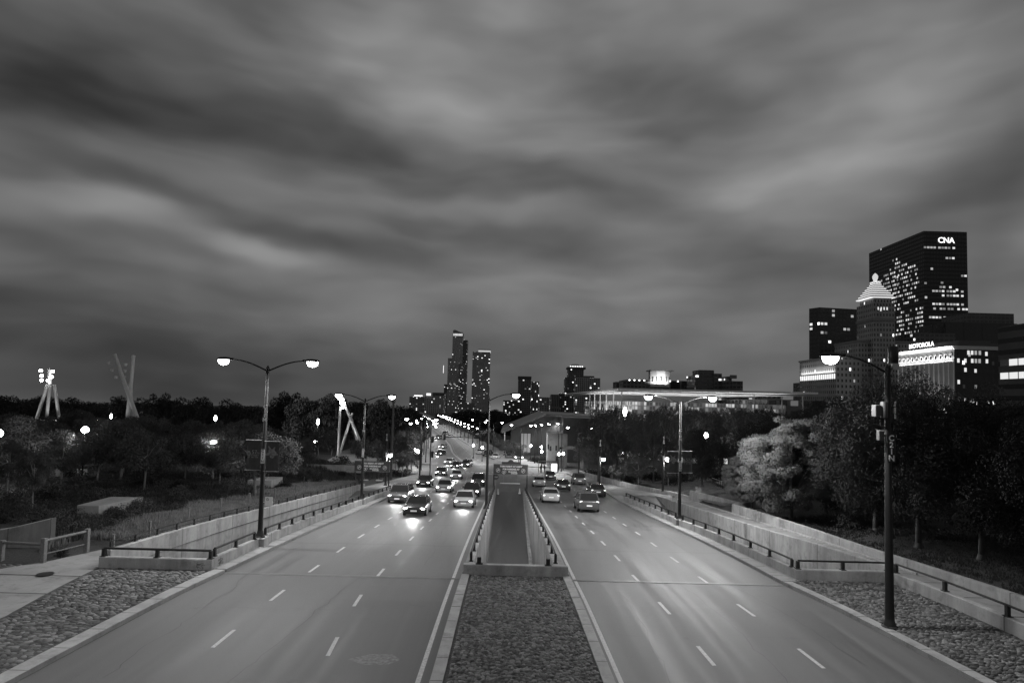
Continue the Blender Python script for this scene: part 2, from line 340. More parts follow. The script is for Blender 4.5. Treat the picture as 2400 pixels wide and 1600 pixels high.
# ================================================================== SETTING
OPEN = [(-18.25, -13.65, 27.7, 72), (-1.7, 2.15, 28.1, 76), (13.75, 18.1, 28.6, 73)]
def frange(a, b, s):
    r = []; 
    while a < b-1e-6: r.append(a); a += s
    return r
gx = sorted(set([-6000, -3000, -1500, -800, -400, -250, -160, -120] + frange(-100, -19, 3) + [-18.9, -18.25, -13.65, -13.4, -8, -2.0, -1.7, 2.15, 2.4, 8, 13.2, 13.75, 18.1, 18.6, 21.1] + frange(21.5, 100, 3) + [120, 160, 250, 400, 800, 1500, 3000, 6000]))
gy = sorted(set([-3000, -800, -200, -60, -20, 0, 10, 20, 27.7, 28.1, 28.6, 72, 73, 76] + frange(22, 160, 3) + [170, 185, 200, 250, 320, 500, 900, 1800, 4000, 9000]))
m = MB(); nx = len(gx)
for y in gy:
    for x in gx:
        z = T(x, max(0, y))-.08
        if x < -21: z += .25*sm(21, 26, -x)*noise.noise(Vector((x*.12, y*.12, 0)))*(1-sm(120, 160, y))
        if x > 24: z += .25*noise.noise(Vector((x*.12, y*.12, 5)))*(1-sm(120, 160, y))
        z -= .018*max(0, math.hypot(x, y)-520)
        m.v.append((x, y, z))
for j in range(len(gy)-1):
    for i in range(nx-1):
        cx, cy = (gx[i]+gx[i+1])/2, (gy[j]+gy[j+1])/2
        if any(a < cx < b and c < cy < d for a, b, c, d in OPEN): continue
        a = j*nx+i; m.face((a, a+1, a+nx+1, a+nx))
o = m.build('ground', MT['ground'], smooth=True, recalc=False); tag(o, kind='structure')
# roads
strip('road', xl, lambda y: XML(y), 4, 76, 0, MT['asphalt'], nx=4)
strip('road', lambda y: XMR(y), xr, 4, 76, 0, MT['asphalt'], nx=4)
strip('road', xl, xr, 76, 127, 0, MT['asphalt'], nx=8)
strip('road', xl, xr, 146, 700, 0.0, MT['asphalt'], st=5, nx=3)
strip('cross_street', lambda y: -230, lambda y: 260, 127, 146, 0.004, MT['asphalt'], nx=12)
# ramp floors
def rampz(y, yt, slope): return zr(yt)+.0-(yt-y)*slope
RC = lambda y: rampz(y, 76, .056)
RL = lambda y: rampz(y, 72, .085)
RR = lambda y: rampz(y, 73, .085)
strip('ramp_floor', lambda y: -1.6, lambda y: 2.1, 8, 76, 0, MT['asphalt'], top=lambda x, y: RC(y), st=4)
strip('ramp_floor', lambda y: -18.3, lambda y: -13.6, 12, 72, 0, MT['asphalt'], top=lambda x, y: RL(y), st=4)
strip('ramp_floor', lambda y: 13.7, lambda y: 18.15, 12, 73, 0, MT['asphalt'], top=lambda x, y: RR(y), st=4)
m = MB(); slab(m, lambda y: 1.72, lambda y: 2.14, 8, 75, lambda y: RC(y)+.22, lambda y: RC(y)-.1, 4); tag(m.build('ramp_kerb', MT['kerb']), kind='structure')
# kerbs and pavements
K = .15
m = MB()
slab(m, lambda y: xl(y)-.55, xl, 4, 27.5, lambda y: zr(y)+K, lambda y: zr(y)-.3)
slab(m, xr, lambda y: xr(y)+.42, 4, 27.9, lambda y: zr(y)+K, lambda y: zr(y)-.3)
slab(m, XML, lambda y: -1.72, 4, 27.85, lambda y: zr(y)+K, lambda y: zr(y)-.3)
slab(m, lambda y: XMR(y)-.34, XMR, 4, 27.85, lambda y: zr(y)+K, lambda y: zr(y)-.3)
tag(m.build('kerb', MT['kerb']), kind='structure')
m = MB()
slab(m, lambda y: -13.5, xl, 27.62, 67.5, lambda y: zr(y)+K, lambda y: zr(y)-.4)
slab(m, lambda y: interp([(67.5, -13.6), (72, -13.7)], y), xl, 67.5, 72, lambda y: zr(y)+K, lambda y: zr(y)-.4)
slab(m, lambda y: interp([(72, -18.6), (112, -17.1), (126, -19.5)], y), xl, 72, 126.5, lambda y: zr(y)+K, lambda y: zr(y)-.4)
slab(m, xr, lambda y: 13.5-.0*y+interp([(28, .1), (45, -.5), (66, -.6)], y), 28, 66, lambda y: zr(y)+K, lambda y: zr(y)-.4)
slab(m, xr, lambda y: 13.7, 66, 73, lambda y: zr(y)+K, lambda y: zr(y)-.4)
XRB = lambda y: interp([(73, 20.3), (84, 17.6), (96, 15.9), (126, 14.6)], y)
slab(m, xr, XRB, 73, 126.5, lambda y: zr(y)+K, lambda y: zr(y)-.4)
slab(m, XML, lambda y: -1.75, 28.2, 76, lambda y: zr(y)+K, lambda y: zr(y)-.4)
slab(m, lambda y: interp([(28.2, 2.4), (66, 2.0)], y), XMR, 28.2, 76, lambda y: zr(y)+K, lambda y: zr(y)-.4)
slab(m, lambda y: 18.3, lambda y: 21.0, 4, 73, lambda y: zr(y)+.12, lambda y: zr(y)-1, 3)
slab(m, lambda y: xl(y)-26, xl, 146.5, 700, lambda y: zr(y)+K, lambda y: zr(y)-.4, 8)
slab(m, xr, lambda y: xr(y)+9, 147, 700, lambda y: zr(y)+K, lambda y: zr(y)-.4, 8)
slab(m, lambda y: -60, lambda y: interp([(112, -17.2), (126.5, -19.6)], y), 113, 126.5, lambda y: zr(y)+K-.004, lambda y: zr(y)-.4)
tag(m.build('pavement', MT['walk']), kind='structure')
# pavement joints as thin dark grooves laid on the pavements
m = MB()
for y in frange(29, 126, 1.9):
    if y < 67: m.box(-13.44, xl(y)-.02, y, y+.025, zr(y)+K-.01, zr(y)+K+.004)
    elif y > 72.5: m.box(interp([(72, -18.5), (112, -17.1)], y), xl(y)-.02, y, y+.03, zr(y)+K-.01, zr(y)+K+.004); m.box(xr(y)+.02, XRB(y)-.05, y, y+.03, zr(y)+K-.01, zr(y)+K+.004)
    if y < 66: m.box(xr(y)+.02, interp([(28, 13.3), (45, 12.8), (66, 12.6)], y), y, y+.025, zr(y)+K-.01, zr(y)+K+.004)
for y in frange(6, 72, 2.5): m.box(18.45, 20.8, y, y+.03, zr(y)+.10, zr(y)+.125)
for y in frange(5, 27, 1.5):
    for fa, fb in ((lambda q: xl(q)-.54, xl), (xr, lambda q: xr(q)+.41), (XML, lambda q: -1.73), (lambda q: XMR(q)-.33, XMR)):
        m.box(fa(y)+.01, fb(y)-.005, y, y+.02, zr(y)+K-.01, zr(y)+K+.003)
tag(m.build('pavement_joint', plain('groove', .06, .9)), kind='structure')
# concrete path at the left
pp = [(-17.2, 8), (-17.35, 21), (-18.62, 27.5), (-18.9, 33.5), (-20.5, 33.5), (-21.6, 28.4), (-22.8, 26.2), (-23.6, 23.5), (-25.5, 20), (-29, 8)]
m = MB(); b = m.pts([(x, y, zr(y)+.11) for x, y in pp]); m.face([b+i for i in range(len(pp))])
b2 = m.pts([(x, y, zr(y)-.3) for x, y in pp])
for i in range(len(pp)): j = (i+1) % len(pp); m.face((b+i, b2+i, b2+j, b+j))
tag(m.build('path', MT['walk']), kind='structure')
m = MB()
for (x0, x1, y) in ((-25.1, -17.3, 20.6), (-23.7, -17.8, 23.4), (-22.5, -18.3, 25.9)): m.box(x0, x1, y, y+.03, zr(y)+.1, zr(y)+.115)
tag(m.build('path_joint', bpy.data.materials['groove']), kind='structure')
# road markings
m = MB()
def dash(fx, y0, y1, w=.13):
    Y = ys(y0, y1, 2.2); b = len(m.v)
    for y in Y: m.v += [(fx(y)-w/2, y, zr(y)+.006), (fx(y)+w/2, y, zr(y)+.006)]
    for j in range(len(Y)-1): a = b+2*j; m.face((a, a+1, a+3, a+2))
R1 = lambda y: interp([(8, 6.9), (20, 6.42), (25, 6.2), (29, 6.04), (34, 5.95), (43, 5.82), (52, 5.7), (60, 5.6), (100, 5.4)], y)
R2 = lambda y: interp([(8, 10.5), (20, 9.77), (24.5, 9.42), (29, 9.22), (33, 9.05), (60, 8.8), (100, 9.0)], y)
L1 = lambda y: interp([(8, -5.0), (18, -5.4), (24, -5.9), (60, -6.0), (90, -6.6), (112, -7.8)], y)
L2 = lambda y: interp([(8, -9.4), (20, -9.2), (60, -9.1), (90, -10), (112, -11)], y)
for fx, y0 in ((R1, 20.2), (R2, 20.2), (L1, 20.2), (L2, 20.6)):
    k = -2
    while y0+4.42*k < 112: dash(fx, y0+4.42*k-1.45, y0+4.42*k); k += 1
dash(lambda y: XML(y)-.36, 4, 76, .14); dash(lambda y: XMR(y)+.22, 4, 76, .14)
C3 = lambda y: interp([(150, -11.5), (190, -17.5), (237, -23.5), (281, -31.5), (400, -56)], y)
C4 = lambda y: interp([(150, -6), (190, -13.5), (237, -20.8), (281, -28.5), (400, -53)], y)
for fx in (C3, C4):
    y = 152
    while y < 380: dash(fx, y, y+2, .14); y += 6
dash(lambda y: (xl(y)+xr(y))/2-.9, 150, 380, .16); dash(lambda y: (xl(y)+xr(y))/2-.6, 150, 380, .16)
for (ya, yb) in ((119.5, 119.9), (124.5, 124.9), (148.5, 148.9), (152.5, 152.9)):
    for x in frange(xl(ya)+.3, xr(ya)-.5, 1.1 if ya < 130 else 50): m.box(x, min(x+.75 if ya < 130 else 99, xr(ya)-.3), ya, yb, zr(ya)+.002, zr(ya)+.008)
tag(m.build('road_marking', MT['paint']), kind='structure')
# expansion joint across both carriageways, tar seams, patches
m = MB(); m.box(-13.0, -2.1, 27.42, 27.52, -.2, -.146); m.box(2.95, 12.8, 27.66, 27.76, -.2, -.152)
tag(m.build('expansion_joint', MT['black']), kind='structure')
m = MB(); m.box(-13.0, -2.1, 27.36, 27.42, -.2, -.140); m.box(-13.0, -2.1, 27.52, 27.57, -.2, -.144); m.box(2.95, 12.8, 27.60, 27.66, -.2, -.146); m.box(2.95, 12.8, 27.76, 27.81, -.2, -.15)
tag(m.build('joint_armour', MT['armour']), kind='structure')
random.seed(5); m = MB()
def seam(pts, w):
    b = len(m.v)
    for x, y in pts: m.v += [(x, y-w/2, zr(y)+.003), (x, y+w/2, zr(y)+.003)]
    for j in range(len(pts)-1): a = b+2*j; m.face((a, a+2, a+3, a+1))
for y0 in (34.8, 43.5, 53.1, 63.0, 74.0, 88, 103):
    for a, c in ((xl(y0)+.1, -2.3), (XMR(y0)+.1, xr(y0)-.1)):
        pts = []; x = a; y = y0
        while x < c: pts.append((x, y)); x += .5; y += random.uniform(-.05, .05)
        seam(pts, .05)
def crack(x, y, n, dx, dy, w):
    pts = []
    for _ in range(n): pts.append((x, y)); x += dx*random.uniform(.4, 1.4)+random.uniform(-.12, .12); y += dy*random.uniform(.4, 1.4)+random.uniform(-.12, .12)
    b = len(m.v)
    for i, (px, py) in enumerate(pts): ww = w*random.uniform(.5, 1.2); m.v += [(px-ww, py-ww*.4, zr(py)+.005), (px+ww, py+ww*.4, zr(py)+.005)]
    for j in range(len(pts)-1): a = b+2*j; m.face((a, a+1, a+3, a+2))
for (x, y, n, dx, dy) in ((-7.6, 15.5, 30, .03, .5), (-11.2, 17, 24, -.02, .6), (-4.1, 30, 40, .0, .55), (4.7, 16, 26, .0, .5), (8.0, 15, 30, -.02, .55), (11.3, 19, 26, -.04, .5), (-9, 31, 40, .0, .55), (7.3, 30, 44, -.01, .6), (10.6, 32, 36, -.01, .6), (-12, 22.5, 22, .45, .04), (4, 21, 18, .5, -.02), (-10, 38.5, 16, .5, .03)): crack(x, y, n, dx, dy, .012)
tag(m.build('tar_seam', plain('tar', .022, .5)), kind='structure')
m = MB(); b = m.pts([(-4.8, 18.55, .004), (-4.2, 18.2, .004), (-3.5, 18.25, .004), (-3.2, 18.6, .004), (-3.5, 19.0, .004), (-4.2, 18.95, .004)]); m.face(range(b, b+6))
tag(m.build('paint_spill', plain('spill', .16, .7, 0, .5, 9)), kind='structure')
# cobbled areas: individual stones standing in mortar
random.seed(11)
def cobbles(name, fa, fb, y0, y1, zt, sp=.17):
    m = MB(); tone = []
    y = y0+.05; row = 0
    while y < y1-.04:
        x = fa(y)+.05+random.uniform(0, sp*.5); dy = sp*random.uniform(.55, .75)
        while x < fb(y)-.04:
            r = sp*random.uniform(.36, .85)*(1.5 if random.random() < .05 else 1); ry = dy*random.uniform(.42, .66); h_ = random.uniform(.02, .06); cx = x+r; cy = y+random.uniform(-.03, .03)
            if cx+r > fb(y)+.02: break
            an = random.uniform(-.4, .4); ca, sa = math.cos(an), math.sin(an); z = zt(cy); b = len(m.v); q = random.random(); tx, ty = random.uniform(-.03, .03), random.uniform(-.03, .03)
            for (s_, zz) in ((1.0, -.03), (.93, h_*.45), (.66, h_*.86)):
                for k in range(7):
                    t = 2*math.pi*(k+.3*q)/7; jr = 1+.16*math.sin(3*t+q*9); px, py = math.cos(t)*r*s_*jr, math.sin(t)*ry*s_*jr
                    m.v.append((cx+ca*px-sa*py, cy+sa*px+ca*py, z+zz+px*tx/r*.6+py*ty/ry*.6))
            m.v.append((cx, cy, z+h_))
            for i in range(2):
                for k in range(7): a = b+i*7+k; c = b+i*7+(k+1) % 7; m.face((a, c, c+7, a+7))
            for k in range(7): m.face((b+14+k, b+14+(k+1) % 7, b+21))
            tone += [random.random()**1.5 if random.random() > .015 else 3.0]*22; x += 2*r*random.uniform(.93, 1.06)
        y += dy*1.04; row += 1
    me = m.mesh(name, MT['stone'], smooth=True); at = me.attributes.new('tone', 'FLOAT', 'POINT'); at.data.foreach_set('value', tone)
    o = bpy.data.objects.new(name, me); COL.objects.link(o); tag(o, kind='stuff')
zc = lambda y: zr(y)+.10
cobbles('median_cobbles', lambda y: -1.70, lambda y: XMR(y)-.36, 14.5, 27.8, zc, .125)
cobbles('verge_cobbles', lambda y: interp([(8, -17.15), (21, -17.3), (27.4, -18.55)], y), lambda y: xl(y)-.57, 13.5, 27.4, zc, .20)
cobbles('verge_cobbles', lambda y: xr(y)+.44, lambda y: 18.05, 13.5, 28.35, zc, .17)
cobbles('verge_cobbles', lambda y: -27, lambda y: interp([(22.5, -24.2), (23.5, -23.7), (26.2, -22.9), (27.7, -21.9)], y), 22.5, 27.6, zc, .22)
m = MB()
for fa, fb, y0, y1 in ((lambda y: -1.73, lambda y: XMR(y)-.33, 4, 27.85), (lambda y: interp([(8, -17.2), (21, -17.35), (27.4, -18.6)], y), lambda y: xl(y)-.54, 4, 27.45), (lambda y: xr(y)+.41, lambda y: 18.1, 4, 28.4), (lambda y: -29, lambda y: interp([(20, -25.2), (23.5, -23.6), (26.2, -22.8), (27.8, -21.8)], y), 15, 27.8)):
    Y = ys(y0, y1, 1.5); b = len(m.v)
    for y in Y: m.v += [(fa(y), y, zc(y)), (fb(y), y, zc(y))]
    for j in range(len(Y)-1): a = b+2*j; m.face((a, a+1, a+3, a+2))
tag(m.build('mortar_bed', MT['mortar']), kind='structure')
m = MB(); m.lathe([(.33, 0), (.33, .012), (.30, .014), (.28, .010), (0.02, .010)], (-19.95, 26.1, zr(26)+.11), 24)
mh = m.build('manhole_cover', MT['black']); tag(mh, 'round dark iron manhole cover set in the pale path at lower left', 'manhole cover')
# ================================================================== WALLS
def wallrun(name, pts, ztop, zbot, th, mat, label, cat='wall', st=2.0, joints=6.0):
    """pts: plan polyline; wall centred on it; tops follow ztop(y)"""
    m = MB(); P = []
    for (a, b) in zip(pts, pts[1:]):
        n = max(1, int(math.hypot(b[0]-a[0], b[1]-a[1])/st))
        for i in range(n): P.append((lerp(a[0], b[0], i/n), lerp(a[1], b[1], i/n)))
    P.append(pts[-1]); N = []
    for i in range(len(P)):
        a, b = P[max(0, i-1)], P[min(len(P)-1, i+1)]; L = math.hypot(b[0]-a[0], b[1]-a[1]); N.append((-(b[1]-a[1])/L, (b[0]-a[0])/L))
    for (x, y), (nx_, ny_) in zip(P, N):
        h2 = th/2; zt, zb = ztop(x, y), zbot(x, y)
        m.v += [(x+nx_*h2, y+ny_*h2, zb), (x-nx_*h2, y-ny_*h2, zb), (x-nx_*h2, y-ny_*h2, zt-.03), (x-nx_*(h2-.03), y-ny_*(h2-.03), zt), (x+nx_*(h2-.03), y+ny_*(h2-.03), zt), (x+nx_*h2, y+ny_*h2, zt-.03)]
    for j in range(len(P)-1):
        a = 6*j
        for k in range(6): m.face((a+k, a+(k+1) % 6, a+6+(k+1) % 6, a+6+k))
    m.face(range(6)); e = 6*(len(P)-1); m.face(range(e, e+6))
    o = m.build(name, mat)
    if label: tag(o, label, cat)
    if joints:
        g = MB(); d = 0; last = P[0]; nxt = joints
        for i in range(1, len(P)):
            d += math.hypot(P[i][0]-last[0], P[i][1]-last[1]); last = P[i]
            if d >= nxt:
                nxt += joints; x, y = P[i]; nx_, ny_ = N[i]; tx, ty = ny_, -nx_; h2 = th/2+.006; zt, zb = ztop(x, y)-.02, zbot(x, y)
                c = [(x+nx_*s1*h2+tx*s2*.012, y+ny_*s1*h2+ty*s2*.012) for s1, s2 in ((1, 1), (1, -1), (-1, -1), (-1, 1))]
                g.hexa([(q[0], q[1], zb) for q in c]+[(q[0], q[1], zt+.022) for q in c])
        if g.v: g.build('joint', bpy.data.materials['groove'], o)
    return o
wL = [(-13.6, 27.75), (-13.55, 45), (-13.35, 68)]
wallrun('parapet_wall', wL, lambda x, y: zr(y)+.62, lambda x, y: max(RL(y)-.3, -8), .28, MT['conc'], 'long low concrete parapet between the left pavement and the sunken left ramp')
wallrun('parapet_wall', [(-18.62, 27.62), (-13.46, 27.62)], lambda x, y: .42, lambda x, y: -1.2, .26, MT['conc'], 'short low concrete parapet closing the near end of the left ramp, above the cobbles', joints=0)
def scribble(par, x0, y, z0, seed, w=.35, h_=.3, axis='x'):
    rr = random.Random(seed); m = MB()
    for _ in range(3):
        P = []; a = x0+rr.uniform(0, w)
        for k in range(9): q = a+w*.5*math.sin(k*1.3+rr.random()*2)*.6; z = z0+h_*k/9+rr.uniform(-.05, .05); P.append((q, y, z) if axis == 'x' else (y, q, z))
        m.tube(P, .009, 4)
    m.build('graffiti', MT['dark'], par)
scribble(bpy.data.objects['parapet_wall.001'], -14.1, 27.485, .0, 1); scribble(bpy.data.objects['parapet_wall'], 28.1, -13.455, .0, 2, axis='y')
wallrun('retaining_wall', [(-18.42, 27.76), (-18.45, 50), (-18.4, 74)], lambda x, y: zr(y)+interp([(28, .85), (44, .72), (74, .62)], y), lambda x, y: max(RL(y)-.3, -8), .3, MT['conc'], 'tall stained concrete retaining wall on the grass side of the left ramp')
wallrun('parapet_wall', [(-2.02, 28.0), (2.82, 28.0)], lambda x, y: .40, lambda x, y: -1.3, .3, MT['conc'], 'wide low concrete parapet at the head of the cobbled median above the underpass shaft', joints=0)
wallrun('shaft_wall', [(-1.72, 28.16), (-1.78, 74)], lambda x, y: zr(y)+.42, lambda x, y: RC(y)-.3, .28, MT['shaft'], 'left pale concrete side wall of the central underpass shaft')
wallrun('shaft_wall', [(2.36, 28.16), (2.15, 50), (1.95, 74)], lambda x, y: zr(y)+.42, lambda x, y: RC(y)-.3, .28, MT['shaft'], 'right pale concrete side wall of the central underpass shaft')
wR = [(13.72, 28.6), (13.35, 38), (13.0, 46), (12.85, 66)]
wallrun('parapet_wall', wR, lambda x, y: zr(y)+.6, lambda x, y: max(RR(y)-.3, -8), .28, MT['conc'], 'long low concrete parapet between the right pavement and the sunken right ramp')
wallrun('parapet_wall', [(13.58, 28.48), (18.28, 28.48)], lambda x, y: .40, lambda x, y: -1.2, .26, MT['conc'], 'short low concrete parapet closing the near end of the right ramp', joints=0)
wallrun('parapet_wall', [(18.12, 28.3), (18.25, 22), (18.6, 8)], lambda x, y: zr(y)+.62, lambda x, y: -.8, .28, MT['conc'], 'low concrete parapet with dark rail running toward the viewer beside the right cobbles')
wallrun('retaining_wall', [(18.2, 28.64), (18.2, 50), (18.1, 74)], lambda x, y: zr(y)+interp([(28.6, .8), (41, .42), (52, .35), (74, .2)], y), lambda x, y: max(RR(y)-.3, -8), .3, MT['conc'], 'tall pale concrete retaining wall on the park side of the right ramp')
wallrun('ledge_kerb', [(20.4, 30), (20.4, 70)], lambda x, y: zr(y)+.22, lambda x, y: zr(y)-.2, .12, MT['kerb'], 'narrow raised concrete edging along the ledge above the right ramp', 'edging', joints=0)
wallrun('garden_wall', [(21.0, 56), (21.05, 40), (21.0, 25), (20.9, 8)], lambda x, y: zr(y)+interp([(8, .75), (25, .62), (36, .5), (50, .85), (56, .9)], y), lambda x, y: zr(y)-1, .3, MT['conc'], 'long outer concrete wall holding back the dark treed bank at far right')
wallrun('garden_wall', [(21.0, 56), (24.5, 58.5)], lambda x, y: zr(56)+.9, lambda x, y: zr(y)-1, .3, MT['conc'], 'short return of the concrete wall beside the foot of the railed park path', joints=0)
wallrun('garden_wall', [(20.7, 69), (20.5, 73.5), (17.8, 84.5), (16.1, 96), (14.8, 127)], lambda x, y: zr(y)+interp([(69, .55), (74, .62), (96, .95), (127, .8)], y), lambda x, y: zr(y)-1, .3, MT['conc'], 'long low curving concrete wall below the lawn with a lamp at its corner', joints=5)
wallrun('planter_wall', [(20.8, 68.5), (23.5, 60.8), (26.2, 60.6)], lambda x, y: -1.75, lambda x, y: -4, .3, MT['conc'], 'low angled concrete planter wall at the tip of the grass triangle', joints=0)
wallrun('garden_wall', [(-40, 37.5), (-30.2, 31.2), (-23.9, 31.6)], lambda x, y: interp([(-40, -.3), (-27, .45), (-23.9, 1.25)], x), lambda x, y: -1.5, .35, MT['conc'], 'stained panelled concrete wall at the left edge beside the split rail fence', joints=1.6)
wallrun('garden_wall', [(-18.4, 74.2), (-18.5, 76), (-19.4, 76)], lambda x, y: -3.0, lambda x, y: -4.5, .3, MT['conc'], 'stub end of the concrete wall by the left parking sign', joints=0)
# concrete box on the bank
m = MB(); m.prism([(-29.3, 44.2), (-29.2, 40.6), (-27.7, 40.6), (-27.0, 44.3)], -1.3, .20); o = m.build('concrete_box', MT['walk']); bev(o, .03)
tag(o, 'flat topped pale concrete box half buried in the weeds of the left bank', 'concrete box')
m = MB(); m.box(-27.1, -24.6, 62, 65, -2.2, -.9); o = m.build('concrete_box', MT['walk']); bev(o, .03); tag(o, 'small concrete hatch box high on the left bank behind bushes', 'concrete box')
# soffits closing the ramps under the near roadway
for (x0, x1, y1) in ((-18.6, -13.4, 27.5), (-2.0, 2.6, 27.85), (13.6, 18.3, 28.35)):
    m = MB(); m.box(x0, x1, 6, y1, -1.25, -.35); tag(m.build('deck_underside', MT['conc']), kind='structure')
    m = MB(); m.box(x0-.15, x0, 6, y1, -9, -.4); m.box(x1, x1+.15, 6, y1, -9, -.4); m.box(x0, x1, 5.8, 6, -9, -.4); tag(m.build('underpass_lining', MT['conc']), kind='structure')
# ================================================================== RAILS
def rail(name, pts, zf, label, cat='rail', ph=.42, step=2.2, r=.05, posts=True, pw=.09, two=False, mat=None, group=None):
    mat = mat or MT['pole']; P = []
    for (a, b) in zip(pts, pts[1:]):
        n = max(1, int(round(math.hypot(b[0]-a[0], b[1]-a[1])/step)))
        for i in range(n): P.append((lerp(a[0], b[0], i/n), lerp(a[1], b[1], i/n)))
    P.append(pts[-1]); root = empty(name, (P[0][0], P[0][1], zf(*P[0])), label, cat, group); ox, oy, oz = root.location
    m = MB(); m.tube([(x-ox, y-oy, zf(x, y)+ph-oz) for x, y in P], r, 8)
    if two: m.tube([(x-ox, y-oy, zf(x, y)+ph*.45-oz) for x, y in P], r*.6, 6)
    soft(m.build('rail', mat, root))
    for x, y in P:
        m = MB(); m.box(-pw/2, pw/2, -pw/2, pw/2, 0, ph-.01); m.box(-pw*.9, pw*.9, -pw*.9, pw*.9, 0, .025)
        m.build('post', mat, root, loc=(x-ox, y-oy, zf(x, y)-oz))
    return root
z62 = lambda x, y: zr(y)+.62
rail('guard_rail', [(-18.5, 27.65), (-13.6, 27.65)], lambda x, y: .42, 'dark pipe rail on the short parapet at the near end of the left ramp', ph=.36, step=2.3, r=.055, pw=.14)
rail('guard_rail', [(-13.6, 28.0), (-13.55, 32.2)], z62, 'short dark rail between the ramp corner and the first twin lamp post on the left', ph=.36, step=1.9, r=.055, pw=.12)
rail('guard_rail', [(-13.55, 33.6), (-13.52, 54.0)], z62, 'long dark rail on the left parapet between the two twin lamp posts', ph=.36, step=2.1, r=.055, pw=.12)
rail('guard_rail', [(-13.5, 55.8), (-13.4, 67.6)], z62, 'dark rail on the far end of the left parapet past the second twin lamp', ph=.36, step=2.1, r=.055, pw=.12)
rail('guard_rail', [(-18.45, 28.0), (-18.45, 50), (-18.4, 73.5)], lambda x, y: zr(y)+interp([(28, .85), (44, .72), (74, .62)], y), 'low two bar dark rail along the top of the tall left retaining wall', ph=.34, step=1.9, r=.028, pw=.07, two=True)
rail('guard_rail', [(-1.75, 29.2), (-1.8, 73)], lambda x, y: zr(y)+.42, 'dark rail along the left wall of the central underpass shaft', ph=.42, step=2.4, r=.05, pw=.12)
rail('guard_rail', [(2.34, 29.2), (2.15, 50), (1.97, 73)], lambda x, y: zr(y)+.42, 'dark rail along the right wall of the central underpass shaft', ph=.42, step=2.4, r=.05, pw=.12)
rail('guard_rail', [(13.66, 28.9), (13.35, 38), (13.02, 44.8)], lambda x, y: zr(y)+.6, 'long dark rail on the right parapet nearer than the twin lamp post', ph=.36, step=2.1, r=.055, pw=.12)
rail('guard_rail', [(12.98, 46.5), (12.85, 65.6)], lambda x, y: zr(y)+.6, 'dark rail on the right parapet beyond the twin lamp post', ph=.36, step=2.1, r=.055, pw=.12)
rail('guard_rail', [(13.75, 28.5), (18.0, 28.5)], lambda x, y: .40, 'dark pipe rail on the short parapet at the near end of the right ramp', ph=.38, step=2.1, r=.045, pw=.13)
rail('guard_rail', [(18.14, 28.1), (18.25, 22), (18.6, 9)], z62, 'dark pipe rail running toward the viewer on the low parapet at lower right', ph=.4, step=2.9, r=.045, pw=.13)
for sx_, z0 in ((-1.3, 0), (1.9, 0)):
    m = MB(); m.box(-.09, .09, -.09, .09, 0, .3); m.box(-.16, .16, -.12, .12, 0, .03); o = m.build('post_stub', MT['pole'], loc=(sx_, 28.0, .40))
    tag(o, 'dark metal post stub bolted on the %s end of the median parapet' % ('left' if sx_ < 0 else 'right'), 'post stub')
# park path railing panels at right
def picket(name, a, b, za, zb, label, h_=1.05, step=.95, light_top=True):
    root = empty(name, (a[0], a[1], za), label, 'railing'); n = int(math.hypot(b[0]-a[0], b[1]-a[1])/step)
    m = MB(); m.tube([(0, 0, h_), (b[0]-a[0], b[1]-a[1], zb-za+h_)], .03, 6); m.build('top_rail', MT['steel'], root)
    m = MB(); m.tube([(0, 0, .12), (b[0]-a[0], b[1]-a[1], zb-za+.12)], .02, 6); m.build('bottom_rail', MT['black'], root)
    for i in range(n+1):
        t = i/n; m = MB(); m.box(-.03, .03, -.05, .05, 0, h_); m.build('baluster', MT['black'], root, loc=((b[0]-a[0])*t, (b[1]-a[1])*t, (zb-za)*t))
    return root
picket('path_railing', (26.0, 61), (28.5, 84), -2.2, -3.2, 'long picket railing with bright top bar beside the sloping park path')
picket('path_railing', (29.8, 60.5), (32.5, 80), -1.8, -2.6, 'dark far side railing of the sloping park path below the lit tree')
strip('path', lambda y: interp([(57, 25.8), (60, 26.4), (84, 28.8)], y), lambda y: interp([(57, 28.6), (60, 29.5), (84, 32.2)], y), 57, 84, 0, MT['walk'], top=lambda x, y: T(x, y)+.22)
# split rail wood fence at far left and low wire fence posts on the bank
root = empty('split_rail_fence', (-23.6, 28.25, -.1), 'weathered wooden rail fence beside the concrete path at far left', 'fence')
fp = [(-23.75, 28.3), (-21.62, 28.1), (-21.1, 30.2)]
for i, (x, y) in enumerate(fp):
    m = MB(); m.box(-.1, .1, -.1, .1, 0, 1.15 if i else .95); o = m.build('post', MT['wood'], root, loc=(x+23.6, y-28.25, 0)); bev(o, .02)
for a, b, zz in ((0, 1, .85), (1, 2, 1.02), (1, 2, .4)):
    m = MB(); m.tube([(fp[a][0]+23.6, fp[a][1]-28.25, zz), (fp[b][0]+23.6, fp[b][1]-28.25, zz)], .07 if zz > .5 else .03, 7); m.build('rail', MT['wood'], root)
ORDS = 'nearest second third fourth fifth sixth farthest'.split()
for i, (x, y) in enumerate([(-19.9, 30.4), (-19.95, 33.5), (-19.95, 37.5), (-19.9, 41.5), (-19.9, 46), (-19.9, 51), (-19.9, 56)]):
    m = MB(); m.box(-.045, .045, -.045, .045, -.2, 1.0); m.box(-.06, .06, -.06, .06, .98, 1.02); o = m.build('fence_stake', MT['wood'], loc=(x, y, T(x, y)))
    tag(o, '%s plain wooden stake in the weeds behind the tall left ramp wall' % ORDS[i], 'stake', 'wooden stakes behind the left ramp wall')
